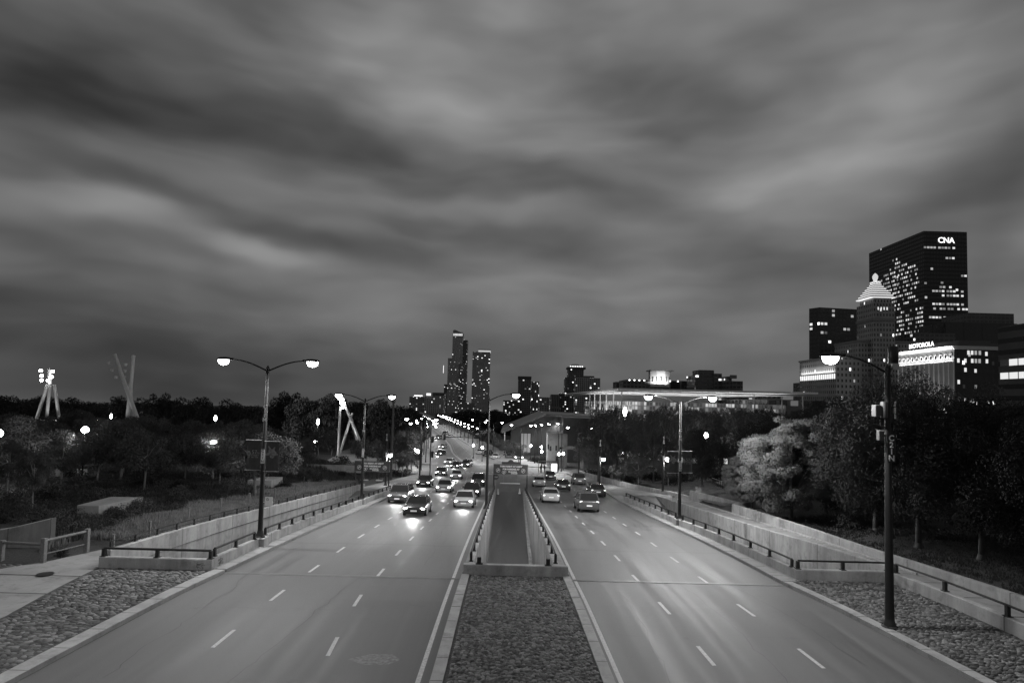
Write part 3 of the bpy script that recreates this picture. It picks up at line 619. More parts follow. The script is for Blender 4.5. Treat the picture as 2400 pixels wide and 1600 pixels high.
# ================================================================== STREET LAMPS
def cobra(parent, s, ax, az_, e, lens='lamp', on=True, spot=168, tilt=0, pt=False):
    spot = getattr(cobra, 'spot', spot)
    """one curved arm and cobra head toward sign s along x"""
    m = MB(); P = []
    for i in range(9):
        t = i/8; P.append((s*ax*t*.96, 0, az_*math.sin(t*math.pi/2)*.98))
    m.tube(P, [.045-.012*i/8 for i in range(9)], 8); a = m.build('arm', MT['pole'], parent, smooth=True); a.location = (0, 0, cobra.z)
    m = MB(); m.lathe2([(0.01, .12), (.6, .10), (.95, .03), (1, -.02), (.97, -.05)], (0, 0, 0), .46, .19, 1, 14)
    m.box(-.5*s if s > 0 else .30, -.30*s if s > 0 else .5, -.06, .06, -.02, .07)
    h = m.build('lamp_head', MT['pole'], parent, smooth=False); soft(h); h.location = (s*(ax+.32), 0, cobra.z+az_)
    m = MB(); m.lathe2([(.86, -.05), (.84, -.14), (.70, -.24), (.42, -.31), (.02, -.34)], (0.05*s, 0, 0), .36, .20, 1, 14); m.build('lens', MT[lens] if on else MT['glass'], h, smooth=True)
    if e and on and pt: light('POINT', (s*(ax+.36), 0, cobra.z+az_-.5), e*1.7, parent, size=.16)
    elif e and on: light('SPOT', (s*(ax+.36), 0, cobra.z+az_-.42), e, parent, size=.16, spot=rad(spot), blend=.5)
def lamp(loc, H, label, arms=(-1, 1), num=None, e=None, ax=2.1, banner=None, sign=None, base=1.0, group='tall curved arm street lamps along the avenue', rz=0, med=None, near=True, pt=False):
    root = empty('street_lamp', loc, label, 'street lamp', group, rz); e = LAMP if e is None else e
    m = MB(); m.tube([(0, 0, .05), (0, 0, H)], [.135*base, .075*base], 12 if near else 8); soft(m.build('pole', MT['pole'], root))
    m = MB(); m.lathe([(.26, 0), (.27, .05), (.21, .09), (.20, .16), (.17, .22), (.15, .34)], (0, 0, 0), 14)
    if near:
        for k in range(4): a = k*math.pi/2+.78; m.lathe([(.03, .05), (.03, .11)], (.23*math.cos(a), .23*math.sin(a), 0), 6)
    soft(m.build('base', MT['pole'], root))
    m = MB(); m.lathe([(.09, H-.25), (.10, H-.2), (.10, H+.05), (.06, H+.12), (.02, H+.2)], (0, 0, 0), 10); m.build('cap', MT['pole'], root)
    cobra.z = H-.12
    for s_ in arms: cobra(root, s_, ax, .62, e, pt=pt)
    if num:
        for i, c in enumerate(num): text('number_letter', c, .27, MT['white'], root, (0, -.135, H-2.1-.235*i), off=.014)
        m = MB(); m.box(-.095, .095, -.152, -.137, H-5.18, H-4.42); m.build('number_plate', MT['white'], root)
        for i, c in enumerate(num): text('plate_letter', c, .20, MT['dark'], root, (0, -.157, H-4.52-.185*i), off=.004)
    if sign:
        m = MB(); m.box(sign, sign+.42, -.06, -.045, H-7.5, H-7.0); m.box(0, sign+.02, -.05, -.03, H-7.3, H-7.27); p = m.build('sign_plate', MT['white'], root)
        m = MB()
        for k in range(16):
            a0, a1 = 2*math.pi*k/16, 2*math.pi*(k+1)/16; cx, cz = sign+.14, H-7.13
            b = m.pts([(cx+.075*math.cos(a0), -.063, cz+.075*math.sin(a0)), (cx+.055*math.cos(a0), -.063, cz+.055*math.sin(a0)), (cx+.055*math.cos(a1), -.063, cz+.055*math.sin(a1)), (cx+.075*math.cos(a1), -.063, cz+.075*math.sin(a1))]); m.face((b, b+1, b+2, b+3))
        b = m.pts([(cx-.05, -.063, cz+.04), (cx-.04, -.063, cz+.05), (cx+.05, -.063, cz-.04), (cx+.04, -.063, cz-.05)]); m.face((b, b+1, b+2, b+3))
        m.build('no_parking_symbol', MT['dark'], p)
    if med is not None:   # small luminaire at mid height
        m = MB(); m.tube([(0, 0, med), (.25, 0, med+.12), (.45, 0, med+.1)], .03, 6); m.build('lower_arm', MT['pole'], root)
        m = MB(); m.lathe([(.05, .16), (.17, .10), (.2, 0), (.18, -.03)], (.5, 0, med-.02), 12); m.build('lower_lamp_head', MT['pole'], root)
        m = MB(); m.ell((.5, 0, med-.12), .27, .27, .25); m.build('lower_lens', MT['lamp'], root, smooth=True); light('POINT', (.5, -.0, med-.5), 700, root, size=.15)
    return root
lamp((-13.55, 32.9, .2), 9.2, 'nearest twin arm street lamp on the left parapet, numbered C11N, carrying two banners', num='C11N', sign=.2)
lamp((-13.48, 54.9, -1.33), 9.0, 'second twin arm street lamp on the left parapet, in front of the left parking sign', num='C11N')
lamp((13.0, 45.6, -.66), 8.8, 'twin arm street lamp on the right parapet numbered C10N with a banner', num='C10N', sign=-.62, pt=True)
lamp((-1.9, 51.2, -1.25), 9.3, 'street lamp with a single right arm at the edge of the underpass shaft', arms=(1,), ax=1.95)
lamp((-14.2, 11.2, .12), 9.2, 'twin arm street lamp on the left verge, next in the row before C11N', e=1300)
# pilasters carrying the two near lamps
for (x, y, z) in ((-13.5, 32.9, .2), (12.98, 45.6, -.66), (-13.45, 54.9, -1.33)):
    m = MB(); m.box(-.34, .34, -.34, .34, -2.0, 0); o = m.build('lamp_pedestal', MT['conc'], loc=(x, y, z)); bev(o, .03)
    tag(o, 'square concrete pedestal bulging from the parapet under the %s' % {-13.5: 'nearest left lamp C11N', 12.98: 'right lamp C10N', -13.45: 'second left lamp'}[x], 'pedestal')
# C21N, right foreground, with radio gear
cobra.spot = 128
c21 = lamp((13.95, 22.0, .12), 9.35, 'nearest lamp post on the right numbered C21N, single left arm, loaded with radio boxes', arms=(-1,), ax=1.75, base=1.15, e=2000)
del cobra.spot
m = MB(); m.box(-.13, .19, -.15, -.13, 5.95, 7.02); m.build('number_plate', MT['black'], c21)
for i, c in enumerate('C21N'): text('number_letter', c, .29, MT['white'], c21, (.03, -.158, 6.84-.245*i), off=.006)
m = MB(); m.lathe([(.16, 9.6), (.175, 9.62), (.175, 10.2), (.15, 10.24)], (.22, 0, 0), 18); m.tube([(0, 0, 9.3), (.1, 0, 9.5), (.2, 0, 9.62)], .04, 6); soft(m.build('antenna_canister', MT['black'], c21))
m = MB(); m.box(.10, .34, -.16, -.02, 9.36, 9.60); m.build('antenna_bracket', MT['steel'], c21)
m = MB(); m.box(-.56, -.33, -.18, .08, 7.62, 8.05); m.box(-.50, -.1, -.04, .04, 7.8, 7.86); bev(m.build('radio_box', MT['boxgrey'], c21), .02)
m = MB(); m.lathe([(.11, 7.58), (.125, 7.62), (.125, 8.1), (.10, 8.17)], (-.20, -.1, 0), 14); soft(m.build('radio_cylinder', MT['boxgrey'], c21))
m = MB(); m.box(.28, .33, -.05, .05, 7.55, 8.2); m.box(.1, .3, -.02, .02, 7.98, 8.02); m.box(.1, .3, -.02, .02, 7.7, 7.74); m.build('antenna_panel', MT['black'], c21)
m = MB(); m.box(-.40, -.2, -.12, .06, 6.75, 7.12); m.box(-.25, -.1, -.03, .03, 6.9, 6.96); bev(m.build('junction_box', MT['boxgrey'], c21), .02)
for k, (x0, z0, x1, z1) in enumerate(((-.14, 9.2, -.16, 8.2), (-.42, 7.6, -.2, 7.1), (-.2, 7.6, -.14, 7.0), (.14, 9.3, .02, 8.2), (-.3, 6.75, -.12, 6.5))):
    m = MB(); m.tube([(lerp(x0, x1, t/8)+(.07*math.sin(t*.8+k) if 0 < t < 8 else 0), -.12, lerp(z0, z1, t/8)) for t in range(9)], .014, 5); m.build('cable', MT['rubber'], c21)
# further lamps: single ones with a lower luminaire by the pavements
for (x, y, lab, nm) in ((13.36, 88.4, 'tall slim unlit lamp post with one small lower lamp beside the right lawn wall', 'C10N'), (19.2, 74.6, 'slim lamp post with a small lower lamp on the corner of the curved lawn wall', 'C10N'), (-16.4, 79.4, 'slim lamp post with a small lower lamp beside the left parking sign', 'C11N')):
    l = lamp((x, y, zr(y)+(.62 if x > 15 else .15)), 8.8, lab, arms=(), num=nm, med=4.1, near=False)
# avenue lamps receding
random.seed(2); k = 0
for (x, y, arms) in ((-15.0, 100, (-1, 1)), (-18.5, 125, (-1, 1)), (14.6, 126, (-1, 1))):
    lamp((x, y, zr(y)+.1), 9.3, {0: 'twin arm lamp beside the left pavement, third along the avenue', 1: 'twin arm lamp at the left corner of the crossing', 2: 'lone bright lamp in front of the stone arch at right'}[k], arms=arms, e=1600, near=False); k += 1
far = None; ORD = 'nearest second third fourth fifth sixth seventh eighth ninth tenth eleventh twelfth thirteenth fourteenth fifteenth sixteenth seventeenth eighteenth nineteenth twentieth'.split()
ORD += ['twenty '+q for q in 'first second third fourth fifth sixth seventh eighth ninth'.split()]
sides = [(y, s_) for y in (152, 176, 200, 218, 232, 246, 260, 274, 288, 302, 316, 330, 345, 360, 378) for s_ in (-1, 1)]
FH = lambda y: 9.6 if y < 210 else 6.6
for (y, s_) in sides:
    x = xl(y)-1.2 if s_ < 0 else xr(y)+1.2
    lab = '%s twin arm lamp of the receding row on the %s of the far avenue' % (ORD[sides.index((y, s_))//2], 'left side' if s_ < 0 else 'right side')
    if far is None: far = lamp((x, y, zr(y)+.1), 9.6, lab, e=1500, near=False, group='far avenue lamps left'); far['group'] = 'far avenue lamps on the left side'
    elif y < 210: dup(far, (x, y, zr(y)+.1), 0, lab, 'far avenue lamps on the %s side' % ('left' if s_ < 0 else 'right'))
    elif y == 218 and s_ < 0: far2 = lamp((x, y, zr(y)+.1), 6.0, lab, e=900, ax=1.2, near=False, group='far avenue lamps on the left side')
    else: dup(far2, (x, y, zr(y)+.1), 0, lab, 'far avenue lamps on the %s side' % ('left' if s_ < 0 else 'right'))
sidelab = ['nearest lamp of the four in line along the cross street at right centre', 'second lamp of the four in line along the cross street', 'third lamp of the four in line along the cross street', 'fourth and rightmost lamp of the four along the cross street']
for i, (x, y) in enumerate(((6.6, 158), (8.6, 166), (11.2, 174), (14.4, 182))): dup(far, (x, y, zr(y)+.1), rad(90), sidelab[i], 'four lamps along the cross street')
# acorn lamps
def acorn(H=3.5):
    root = empty('acorn_lamp', (0, 0, 0), 'x', 'lamp', 'short globe lamps round the crossing')
    m = MB(); m.lathe([(.2, 0), (.22, .1), (.13, .25), (.09, .6), (.06, .8), (.05, H-.3), (.1, H-.22)], (0, 0, 0), 10); m.build('post', MT['pole'], root)
    m = MB(); m.lathe([(.12, H-.2), (.27, H), (.30, H+.18), (.18, H+.42), (.02, H+.52)], (0, 0, 0), 12); g = m.build('globe', MT['lamp'], root, smooth=True)
    light('POINT', (0, -.45, H+.1), 420, root, size=.2); return root
ac = acorn(); first = True
for (x, y, lab) in ((-7.4, 160, 'globe lamp on the median island just left of the single arm lamp pole'), (-10.3, 168, 'globe lamp standing second from the right on the median island'), (-20.2, 131.5, 'nearest globe lamp at the left corner, behind the signal post'), (-21.4, 137, 'middle globe lamp of three at the left corner'), (-22.7, 143, 'farthest globe lamp of three at the left corner'),
                    (12.6, 141, 'globe lamp on the pavement in front of the stone arch'), (11.3, 138, 'globe lamp close to the signal poles at right'), (7.9, 148, 'bright globe lamp beside the bus stop'), (8.8, 168, 'globe lamp behind the bus stop lamp'), (6.0, 172, 'small globe lamp between the bus and the bus stop')):
    if first: ac.location = (x, y, zr(y)+.15); ac['label'] = lab; first = False
    else: dup(ac, (x, y, zr(y)+.15), 0, lab)
# ================================================================== PARK LAMPS AND MASTS
def parklamp(H=5.0):
    root = empty('park_lamp', (0, 0, 0), 'x', 'park lamp', 'small lamps among the park trees')
    m = MB(); m.tube([(0, 0, -.5), (0, 0, H)], [.09, .05], 8); m.build('post', MT['pole'], root)
    m = MB(); m.lathe([(.08, H+.25), (.26, H+.2), (.28, H+.15)], (0, 0, 0), 12); m.build('hood', MT['pole'], root)
    m = MB(); m.ell((0, 0, H-.02), .33, .33, .33); m.build('lens', MT['lamp'], root, smooth=True); light('POINT', (0, 0, H-.5), 900, root, size=.2); return root
pl = parklamp(); first = True
for (x, y, zt, lab) in ((-42.8, 60, 4.0, 'brightest park lamp left of centre in the left park, a full white ball'), (-42.9, 50, 4.2, 'park lamp cut by the left edge of the photo'), (-55.1, 85, 2.3, 'park lamp at the foot of the tall crossed light mast'), (-34.8, 70, 2.3, 'park lamp among small trees left of the C11N lamp post'), (-45.3, 140, 1.9, 'park lamp halfway between the C11N lamp and the leaning mast'),
                        (-35.9, 110, -.5, 'low park lamp below and left of the leaning mast'), (-74.4, 150, 1.7, 'tiny park lamp far behind the trees left of the C11N pole'), (-110.6, 160, -.3, 'distant park lamp, left one of a pair right of the ball lamp'), (-114.1, 170, .7, 'distant park lamp, right one of a pair left of the crossed mast'), (-128.5, 200, 4.9, 'distant park lamp seen between the crossed mast poles'),
                        (21.1, 110, 6.5, 'lamp high among the crowns of the right park trees'), (29.6, 90, 3.5, 'small park lamp among trees just right of the C10N lamp'), (22.6, 120, -1.9, 'small lamp low behind the pale trunks on the right lawn')):
    H0 = 5.0; z = T(x, y); sc = max(.5, (zt-z)/5.0)
    if first: pl.location = (x, y, z); pl['label'] = lab; pl.scale = (1, 1, sc); first = False
    else: dup(pl, (x, y, z), 0, lab, scale=(1, 1, sc))
def mast(label, legs, lamps_, r=.26, lit_legs=(), glow=True, e=300):
    x0, y0, z0 = legs[0][0]; root = empty('light_mast', (x0, y0, z0), label, 'light mast', 'leaning crossed pole light masts in the left park')
    for a, b in legs: m = MB(); m.tube([(a[0]-x0, a[1]-y0, a[2]-z0), (b[0]-x0, b[1]-y0, b[2]-z0)], [r, r*.8], 10); soft(m.build('mast_pole', MT['wallight'], root))
    for p in lamps_:
        q = (p[0]-x0, p[1]-y0, p[2]-z0); m = MB(); m.lathe2([(.02, -.25), (.8, -.15), (1, .25), (.9, .3)], q, .32, .32, 1, 10); f = m.build('floodlight', MT['wallight'], root)
        if glow: m = MB(); m.ell((q[0], q[1]-.2, q[2]-.1), .34, .22, .3, 10, 6); m.build('flood_lens', MT['lamp'], f, smooth=True)
    return root
mast('tall crossed pole light mast with two rows of unlit floodlights left of the C11N lamp', [((-66.5, 110, -3), (-73.9, 110, 14.7)), ((-71.6, 111, -3), (-71.0, 111, 14.7)), ((-74.5, 118, -4), (-71.9, 112, 9.3))],
     [(-74.6, 109.6, 13.0), (-73.9, 109.6, 11.7), (-73.1, 109.6, 10.4), (-72.0, 110.4, 12.8), (-72.1, 110.4, 11.6), (-72.1, 110.4, 10.5)], r=.40, glow=False)
for q in ((-72.6, 109.5, 1.2), (-68.4, 109.3, 3.2)): light('SPOT', (q[0]+.6, q[1]-2, q[2]-2), 900, None, (rad(165), 0, 0), .2, rad(50))
mast('three legged light mast topped by six blazing floodlights at far left', [((-105, 130, -5), (-101.6, 130, 9.0)), ((-101.6, 130, -6), (-101.0, 130, 9.4)), ((-98.6, 132, -6), (-100.8, 131, 9.0)), ((-101.0, 130, 9.0), (-101.4, 130, 12.4))],
     [(-102.7, 129.5, 12.0), (-100.1, 129.5, 11.9), (-102.5, 129.5, 10.9), (-100.3, 129.5, 10.7), (-102.4, 129.5, 9.9), (-101.0, 129.5, 9.9)], r=.38)
light('SPOT', (-100.5, 128.5, 10.5), 170000, None, (rad(80), 0, rad(-58)), .5, rad(40)); light('SPOT', (-104.5, 128, -2), 2500, None, (rad(172), 0, rad(-10)), .2, rad(45)); light('SPOT', (-99.5, 128, -2), 2500, None, (rad(170), 0, 0), .2, rad(45))
mast('leaning crossed pole light mast with bright lamps at its tip behind the left parking sign', [((-27.4, 115, -4), (-33.2, 115, 8.6)), ((-33.0, 115, -4), (-30.8, 115.5, 4.8)), ((-29.2, 118, -4), (-31.3, 116, 4.4)), ((-33.0, 114.8, -4), (-33.0, 114.8, 6.0))],
     [(-33.0, 114.5, 7.6), (-32.5, 114.5, 7.5), (-32.6, 114.5, 6.8), (-32.2, 114.5, 6.7), (-32.3, 114.5, 6.0)], r=.27)
light('SPOT', (-30.5, 113, -3), 1500, None, (rad(168), 0, 0), .2, rad(50))
# thick plain post behind the second lamp
m = MB(); m.tube([(-18.2, 92, zr(92)), (-18.2, 92, 7.2)], .17, 10); m.lathe([(.3, 7.2), (.3, 7.6), (.15, 7.7)], (-18.2, 92, 0), 10); o = m.build('utility_pole', MT['bark']); tag(o, 'thick plain wooden pole standing right of the leaning mast', 'pole')
# ================================================================== SIGNS AND BANNERS
def parking_sign(x0, x1, y, ztop, zbot, z0a, z0b, label, cap=False):
    root = empty('parking_sign', (x0, y, z0a), label, 'sign', 'green parking direction signs over the ramps'); w = x1-x0; X = lambda x: x-x0; Z = lambda z: z-z0a
    m = MB(); m.box(0, w, -.05, .05, Z(zbot), Z(ztop)); bev(m.build('board', MT['sign'], root), .02); cx = w/2; hh = ztop-zbot
    m = MB(); m.box(.02, w-.02, -.07, -.055, Z(ztop)-.05, Z(ztop)-.02); m.box(.02, w-.02, -.07, -.055, Z(zbot)+.02, Z(zbot)+.05); m.build('border', MT['steel'], root)
    text('lettering', 'TURN RIGHT AT LIGHT', .27, MT['white'], root, (cx+.05, -.07, Z(ztop)-hh*.22), off=.018)
    text('lettering', 'FOR PARKING AT', .27, MT['white'], root, (cx+.05, -.07, Z(ztop)-hh*.48), off=.018)
    text('lettering', 'MILLENNIUM', .19, MT['white'], root, (cx+.25, -.07, Z(ztop)-hh*.71), off=.012); text('lettering', 'GARAGES', .19, MT['white'], root, (cx+.45, -.07, Z(ztop)-hh*.86), off=.012)
    m = MB()   # little leafy emblem left of the name
    for (a, b, r_) in ((-.95, .0, .16), (-.72, .05, .15), (-.84, -.13, .13)):
        P = [(cx+a+r_*math.cos(t*.63), -.07, Z(ztop)-hh*.76+b+r_*.8*math.sin(t*.63)) for t in range(10)]; m.tube(P+[P[0]], .022, 4)
    m.build('emblem', MT['white'], root)
    for px_ in (w*.135, w*.865):
        cz = Z(ztop)-hh*.60; m = MB(); m.tube([(px_+.24*math.cos(t*math.pi/12), -.07, cz+.24*math.sin(t*math.pi/12)) for t in range(25)], .022, 5); m.build('arrow_ring', MT['white'], root)
        m = MB(); m.tube([(px_-.10, -.07, cz-.16), (px_-.10, -.07, cz-.02), (px_-.06, -.07, cz+.05), (px_+.04, -.07, cz+.05)], .032, 5); b = m.pts([(px_+.02, -.085, cz+.17), (px_+.02, -.085, cz-.07), (px_+.17, -.085, cz+.05)]); m.face((b, b+1, b+2)); m.build('turn_arrow', MT['white'], root)
    for a, zb in ((.07, z0a), (w-.07, z0b)): m = MB(); m.tube([(a, .12, Z(zb)), (a, .12, Z(ztop))], .075, 10); soft(m.build('post', MT['pole'], root))
    m = MB(); m.box(w*.2, w*.78, -.02, .05, Z(zbot)-1.15, Z(zbot)-1.02) if cap else [m.box(w*.18, w*.40, -.02, .05, Z(zbot)-1.15, Z(zbot)-1.0), m.box(w*.62, w*.80, -.02, .05, Z(zbot)-1.15, Z(zbot)-1.0)]
    m.build('clearance_bar', MT['wallight'], root)
    m = MB()
    for a in (.3, .7): m.tube([(w*a, 0, Z(zbot)), (w*a, 0, Z(zbot)-1.1)], .012, 4)
    m.build('hanger', MT['steel'], root); 
    if cap: m = MB(); m.box(w*.24, w*.77, -.05, .05, Z(ztop)+.005, Z(ztop)+.28); m.lathe2([(1, 0), (.8, .18), (.01, .3)], (w*.5, 0, Z(ztop)+.28), .35, .05, 1, 12); m.build('top_panel', MT['sign'], root)
    return root
parking_sign(-2.05, 2.35, 76.6, -.15, -1.5, -3.6, -3.6, 'parking direction sign with lettering over the mouth of the central underpass', True)
parking_sign(-19.85, -15.35, 76.6, -.20, -1.55, -3.1, -3.5, 'parking direction sign over the left ramp mouth, partly hidden by a lamp pole')
def banner(loc, w, h_, kind, label):
    root = empty('lamp_banner', loc, label, 'banner', 'fabric banners hung from the near lamp posts'); m = MB(); n = 6; b = len(m.v)
    for i in range(n+1):
        for j in range(7): m.v.append((w*i/n, .015*math.sin(i*1.9+j*.7)+.006, -h_*j/6))
    for i in range(n):
        for j in range(6): a = b+i*7+j; m.face((a, a+7, a+8, a+1))
    o = m.build('cloth', plain('banner_cloth', .06, .8) if 'banner_cloth' not in bpy.data.materials else bpy.data.materials['banner_cloth'], root); so_ = o.modifiers.new('thickness', 'SOLIDIFY'); so_.thickness = .006
    m = MB(); m.tube([(-.1, 0, .03), (w+.04, 0, .03)], .018, 6); m.tube([(-.1, 0, -h_-.03), (w+.04, 0, -h_-.03)], .018, 6); m.build('bracket_bar', MT['steel'], root); mt = bpy.data.materials.get('banner_print') or plain('banner_print', .33, .8)
    if kind == 'text':
        cx = w*.55; text('lettering', '57', .30, mt, root, (cx, -.02, -h_*.40)); text('lettering', 'TH', .13, mt, root, (cx+.2, -.02, -h_*.43)); text('lettering', 'STREET', .14, mt, root, (cx+.03, -.02, -h_*.51)); text('lettering', 'ART FAIR', .095, mt, root, (cx+.03, -.02, -h_*.58))
        m = MB()
        for (a, b_, r_) in ((.10, .44, .09), (.16, .40, .07), (.08, .50, .08), (.17, .49, .06)): m.lathe2([(1, 0), (.01, .002)], (w*a+.03, -.02, 0), r_, .004, 1, 10); 
        m = MB()
        for (a, b_, r_) in ((.13, .41, .085), (.20, .45, .07), (.08, .47, .075), (.15, .50, .07)):
            c = (w*a, -.02, -h_*b_); P = [(c[0]+r_*math.cos(k*.785), c[1], c[2]+r_*math.sin(k*.785)) for k in range(8)]; bb = m.pts(P); m.face(range(bb, bb+8))
        bb = m.pts([(w*.13, -.021, -h_*.5), (w*.17, -.021, -h_*.5), (w*.19, -.021, -h_*.6), (w*.13, -.021, -h_*.6)]); m.face(range(bb, bb+4)); m.build('tree_print', mt, root)
    else:
        m = MB(); rr = random.Random(3)
        for (a, b_, ra, rb_, t) in ((.28, .22, .05, .13, .5), (.62, .24, .05, .12, -.5), (.45, .32, .2, .10, 0), (.3, .40, .22, .07, .4), (.62, .41, .24, .07, -.2), (.5, .48, .13, .12, .2), (.72, .36, .08, .06, 0)):
            c = (w*a, -.02-.002*len(m.f), -h_*b_); P = []
            for k in range(12):
                x, z = ra*math.cos(k*.5236), rb_*math.sin(k*.5236)*(1+.25*rr.random()); P.append((c[0]+x*math.cos(t)-z*math.sin(t), c[1], c[2]+x*math.sin(t)+z*math.cos(t)))
            bb = m.pts(P); m.face(range(bb, bb+12))
        m.build('picture_print', bpy.data.materials.get('banner_print2') or plain('banner_print2', .22, .8, 0, .4, 9), root)
    return root
banner((-14.42, 32.8, 5.45), .72, 1.58, 'text', 'banner lettered 57th Street Art Fair on the left side of the nearest left lamp')
banner((-13.40, 32.8, 5.40), .72, 1.58, 'pic', 'banner with a pale blurred figure print on the right side of the nearest left lamp')
banner((13.18, 45.5, 4.45), .72, 1.58, 'text', 'banner lettered 57th Street Art Fair on the right side of lamp C10N')
banner((12.1, 45.5, 4.40), .72, 1.58, 'pic', 'banner with a faint figure print on the left side of lamp C10N')
# stop sign, cones
root = empty('stop_sign', (-1.75, 78, zr(78)), 'small stop sign facing away beside the left post of the central parking sign', 'stop sign')
m = MB(); m.tube([(0, 0, 0), (0, 0, 2.0)], .03, 6); m.build('post', MT['steel'], root)
m = MB(); b = m.pts([(.38*math.cos(k*math.pi/4+.39), -.04, 1.7+.38*math.sin(k*math.pi/4+.39)) for k in range(8)]); m.face(range(b, b+8)); b = m.pts([(.38*math.cos(k*math.pi/4+.39), -.02, 1.7+.38*math.sin(k*math.pi/4+.39)) for k in range(8)]); m.face(range(b+7, b-1, -1)); [m.face((b+k, b+(k+1) % 8, b-8+(k+1) % 8, b-8+k)) for k in range(8)]; m.build('plate', MT['sign'], root)
text('lettering', 'STOP', .22, MT['white'], root, (0, -.05, 1.7))
cone = empty('traffic_cone', (1.35, 74.6, RC(74.6)), 'pale traffic cone by the right post of the central parking sign', 'traffic cone')
m = MB(); m.box(-.2, .2, -.2, .2, 0, .04); m.build('base', MT['rubber'], cone); m = MB(); m.lathe([(.15, .04), (.03, .75)], (0, 0, 0), 10); m.build('body', MT['wallight'], cone)
dup(cone, (-1.35, 74.0, RC(74)), 0, 'pale traffic cone by the left wall of the central underpass mouth')
# traffic signals
def signal_head(root, x, y, z, back=False):
    m = MB(); m.box(x-.2, x+.2, y-.12, y+.12, z-.55, z+.55); h_ = m.build('signal_head', MT['black'], root); bev(h_, .03)
    for k in (-1, 0, 1):
        m = MB(); m.lathe2([(1, -.1), (1, .1)], (0, 0, 0), .13, .13, 1, 10); v_ = m.build('visor', MT['black'], h_, loc=(x, y-.2, z-.34*k)); v_.rotation_euler = (rad(90), 0, 0)
def signal(loc, H, armx, heads, label):
    root = empty('traffic_signal', loc, label, 'traffic signal', 'traffic signals at the crossing'); m = MB(); m.lathe([(.2, 0), (.2, .15), (.1, .3), (.08, H)], (0, 0, 0), 10); m.build('pole', MT['pole'], root)
    if armx: m = MB(); m.tube([(0, 0, H-.6), (armx*.5, 0, H-.5), (armx, 0, H-.55)], [.08, .06, .04], 8); m.build('mast_arm', MT['pole'], root)
    for (x, z) in heads: signal_head(root, x, -.1, z)
    return root
signal((-13.5, 101.5, zr(101.5)+.1), 7.4, 8.8, [(.35, 3.9), (.35, 6.4), (2.3, 6.9), (8.8, 6.9)], 'signal pole at the left kerb with a long arm reaching over the far avenue')
signal((10.6, 131, zr(131)+.1), 8.6, 0, [(-.45, 5.2), (-.3, 2.9)], 'slim signal pole beside the glowing poster shelter')
signal((11.6, 134, zr(134)+.1), 8.8, 0, [(-2.5, 5.0), (-3.0, 5.4)], 'second signal pole right of the glowing poster shelter with dark hanging heads')
signal((-8.0, 205, -8.9), 5, 0, [(.3, 4.2)], 'small distant signal on the median right of the far avenue')
# bus shelter with lit poster
root = empty('bus_shelter', (8.6, 124, zr(124)+.15), 'glass bus shelter with a blank glowing white poster panel', 'bus shelter')
m = MB(); m.box(0, 1.35, -.1, .1, .35, 2.15); m.build('poster_frame', MT['black'], root); m = MB(); m.box(.08, 1.27, -.13, -.105, .43, 2.07); m.build('poster', MT['poster'], root)
m = MB(); m.box(-2.6, 1.4, -.2, 1.5, 2.35, 2.45); m.build('roof', MT['pole'], root)
for x in (-2.5, -.2, 1.38): m = MB(); m.box(x-.04, x+.04, 1.35, 1.43, 0, 2.35); m.build('post', MT['pole'], root)
m = MB(); m.box(-2.4, -.2, 1.0, 1.4, .42, .48); m.build('bench', MT['wood'], root)
light('AREA', (9.28, 123.6, zr(124)+1.4), 60, None, (rad(-90), 0, 0), 1.2)
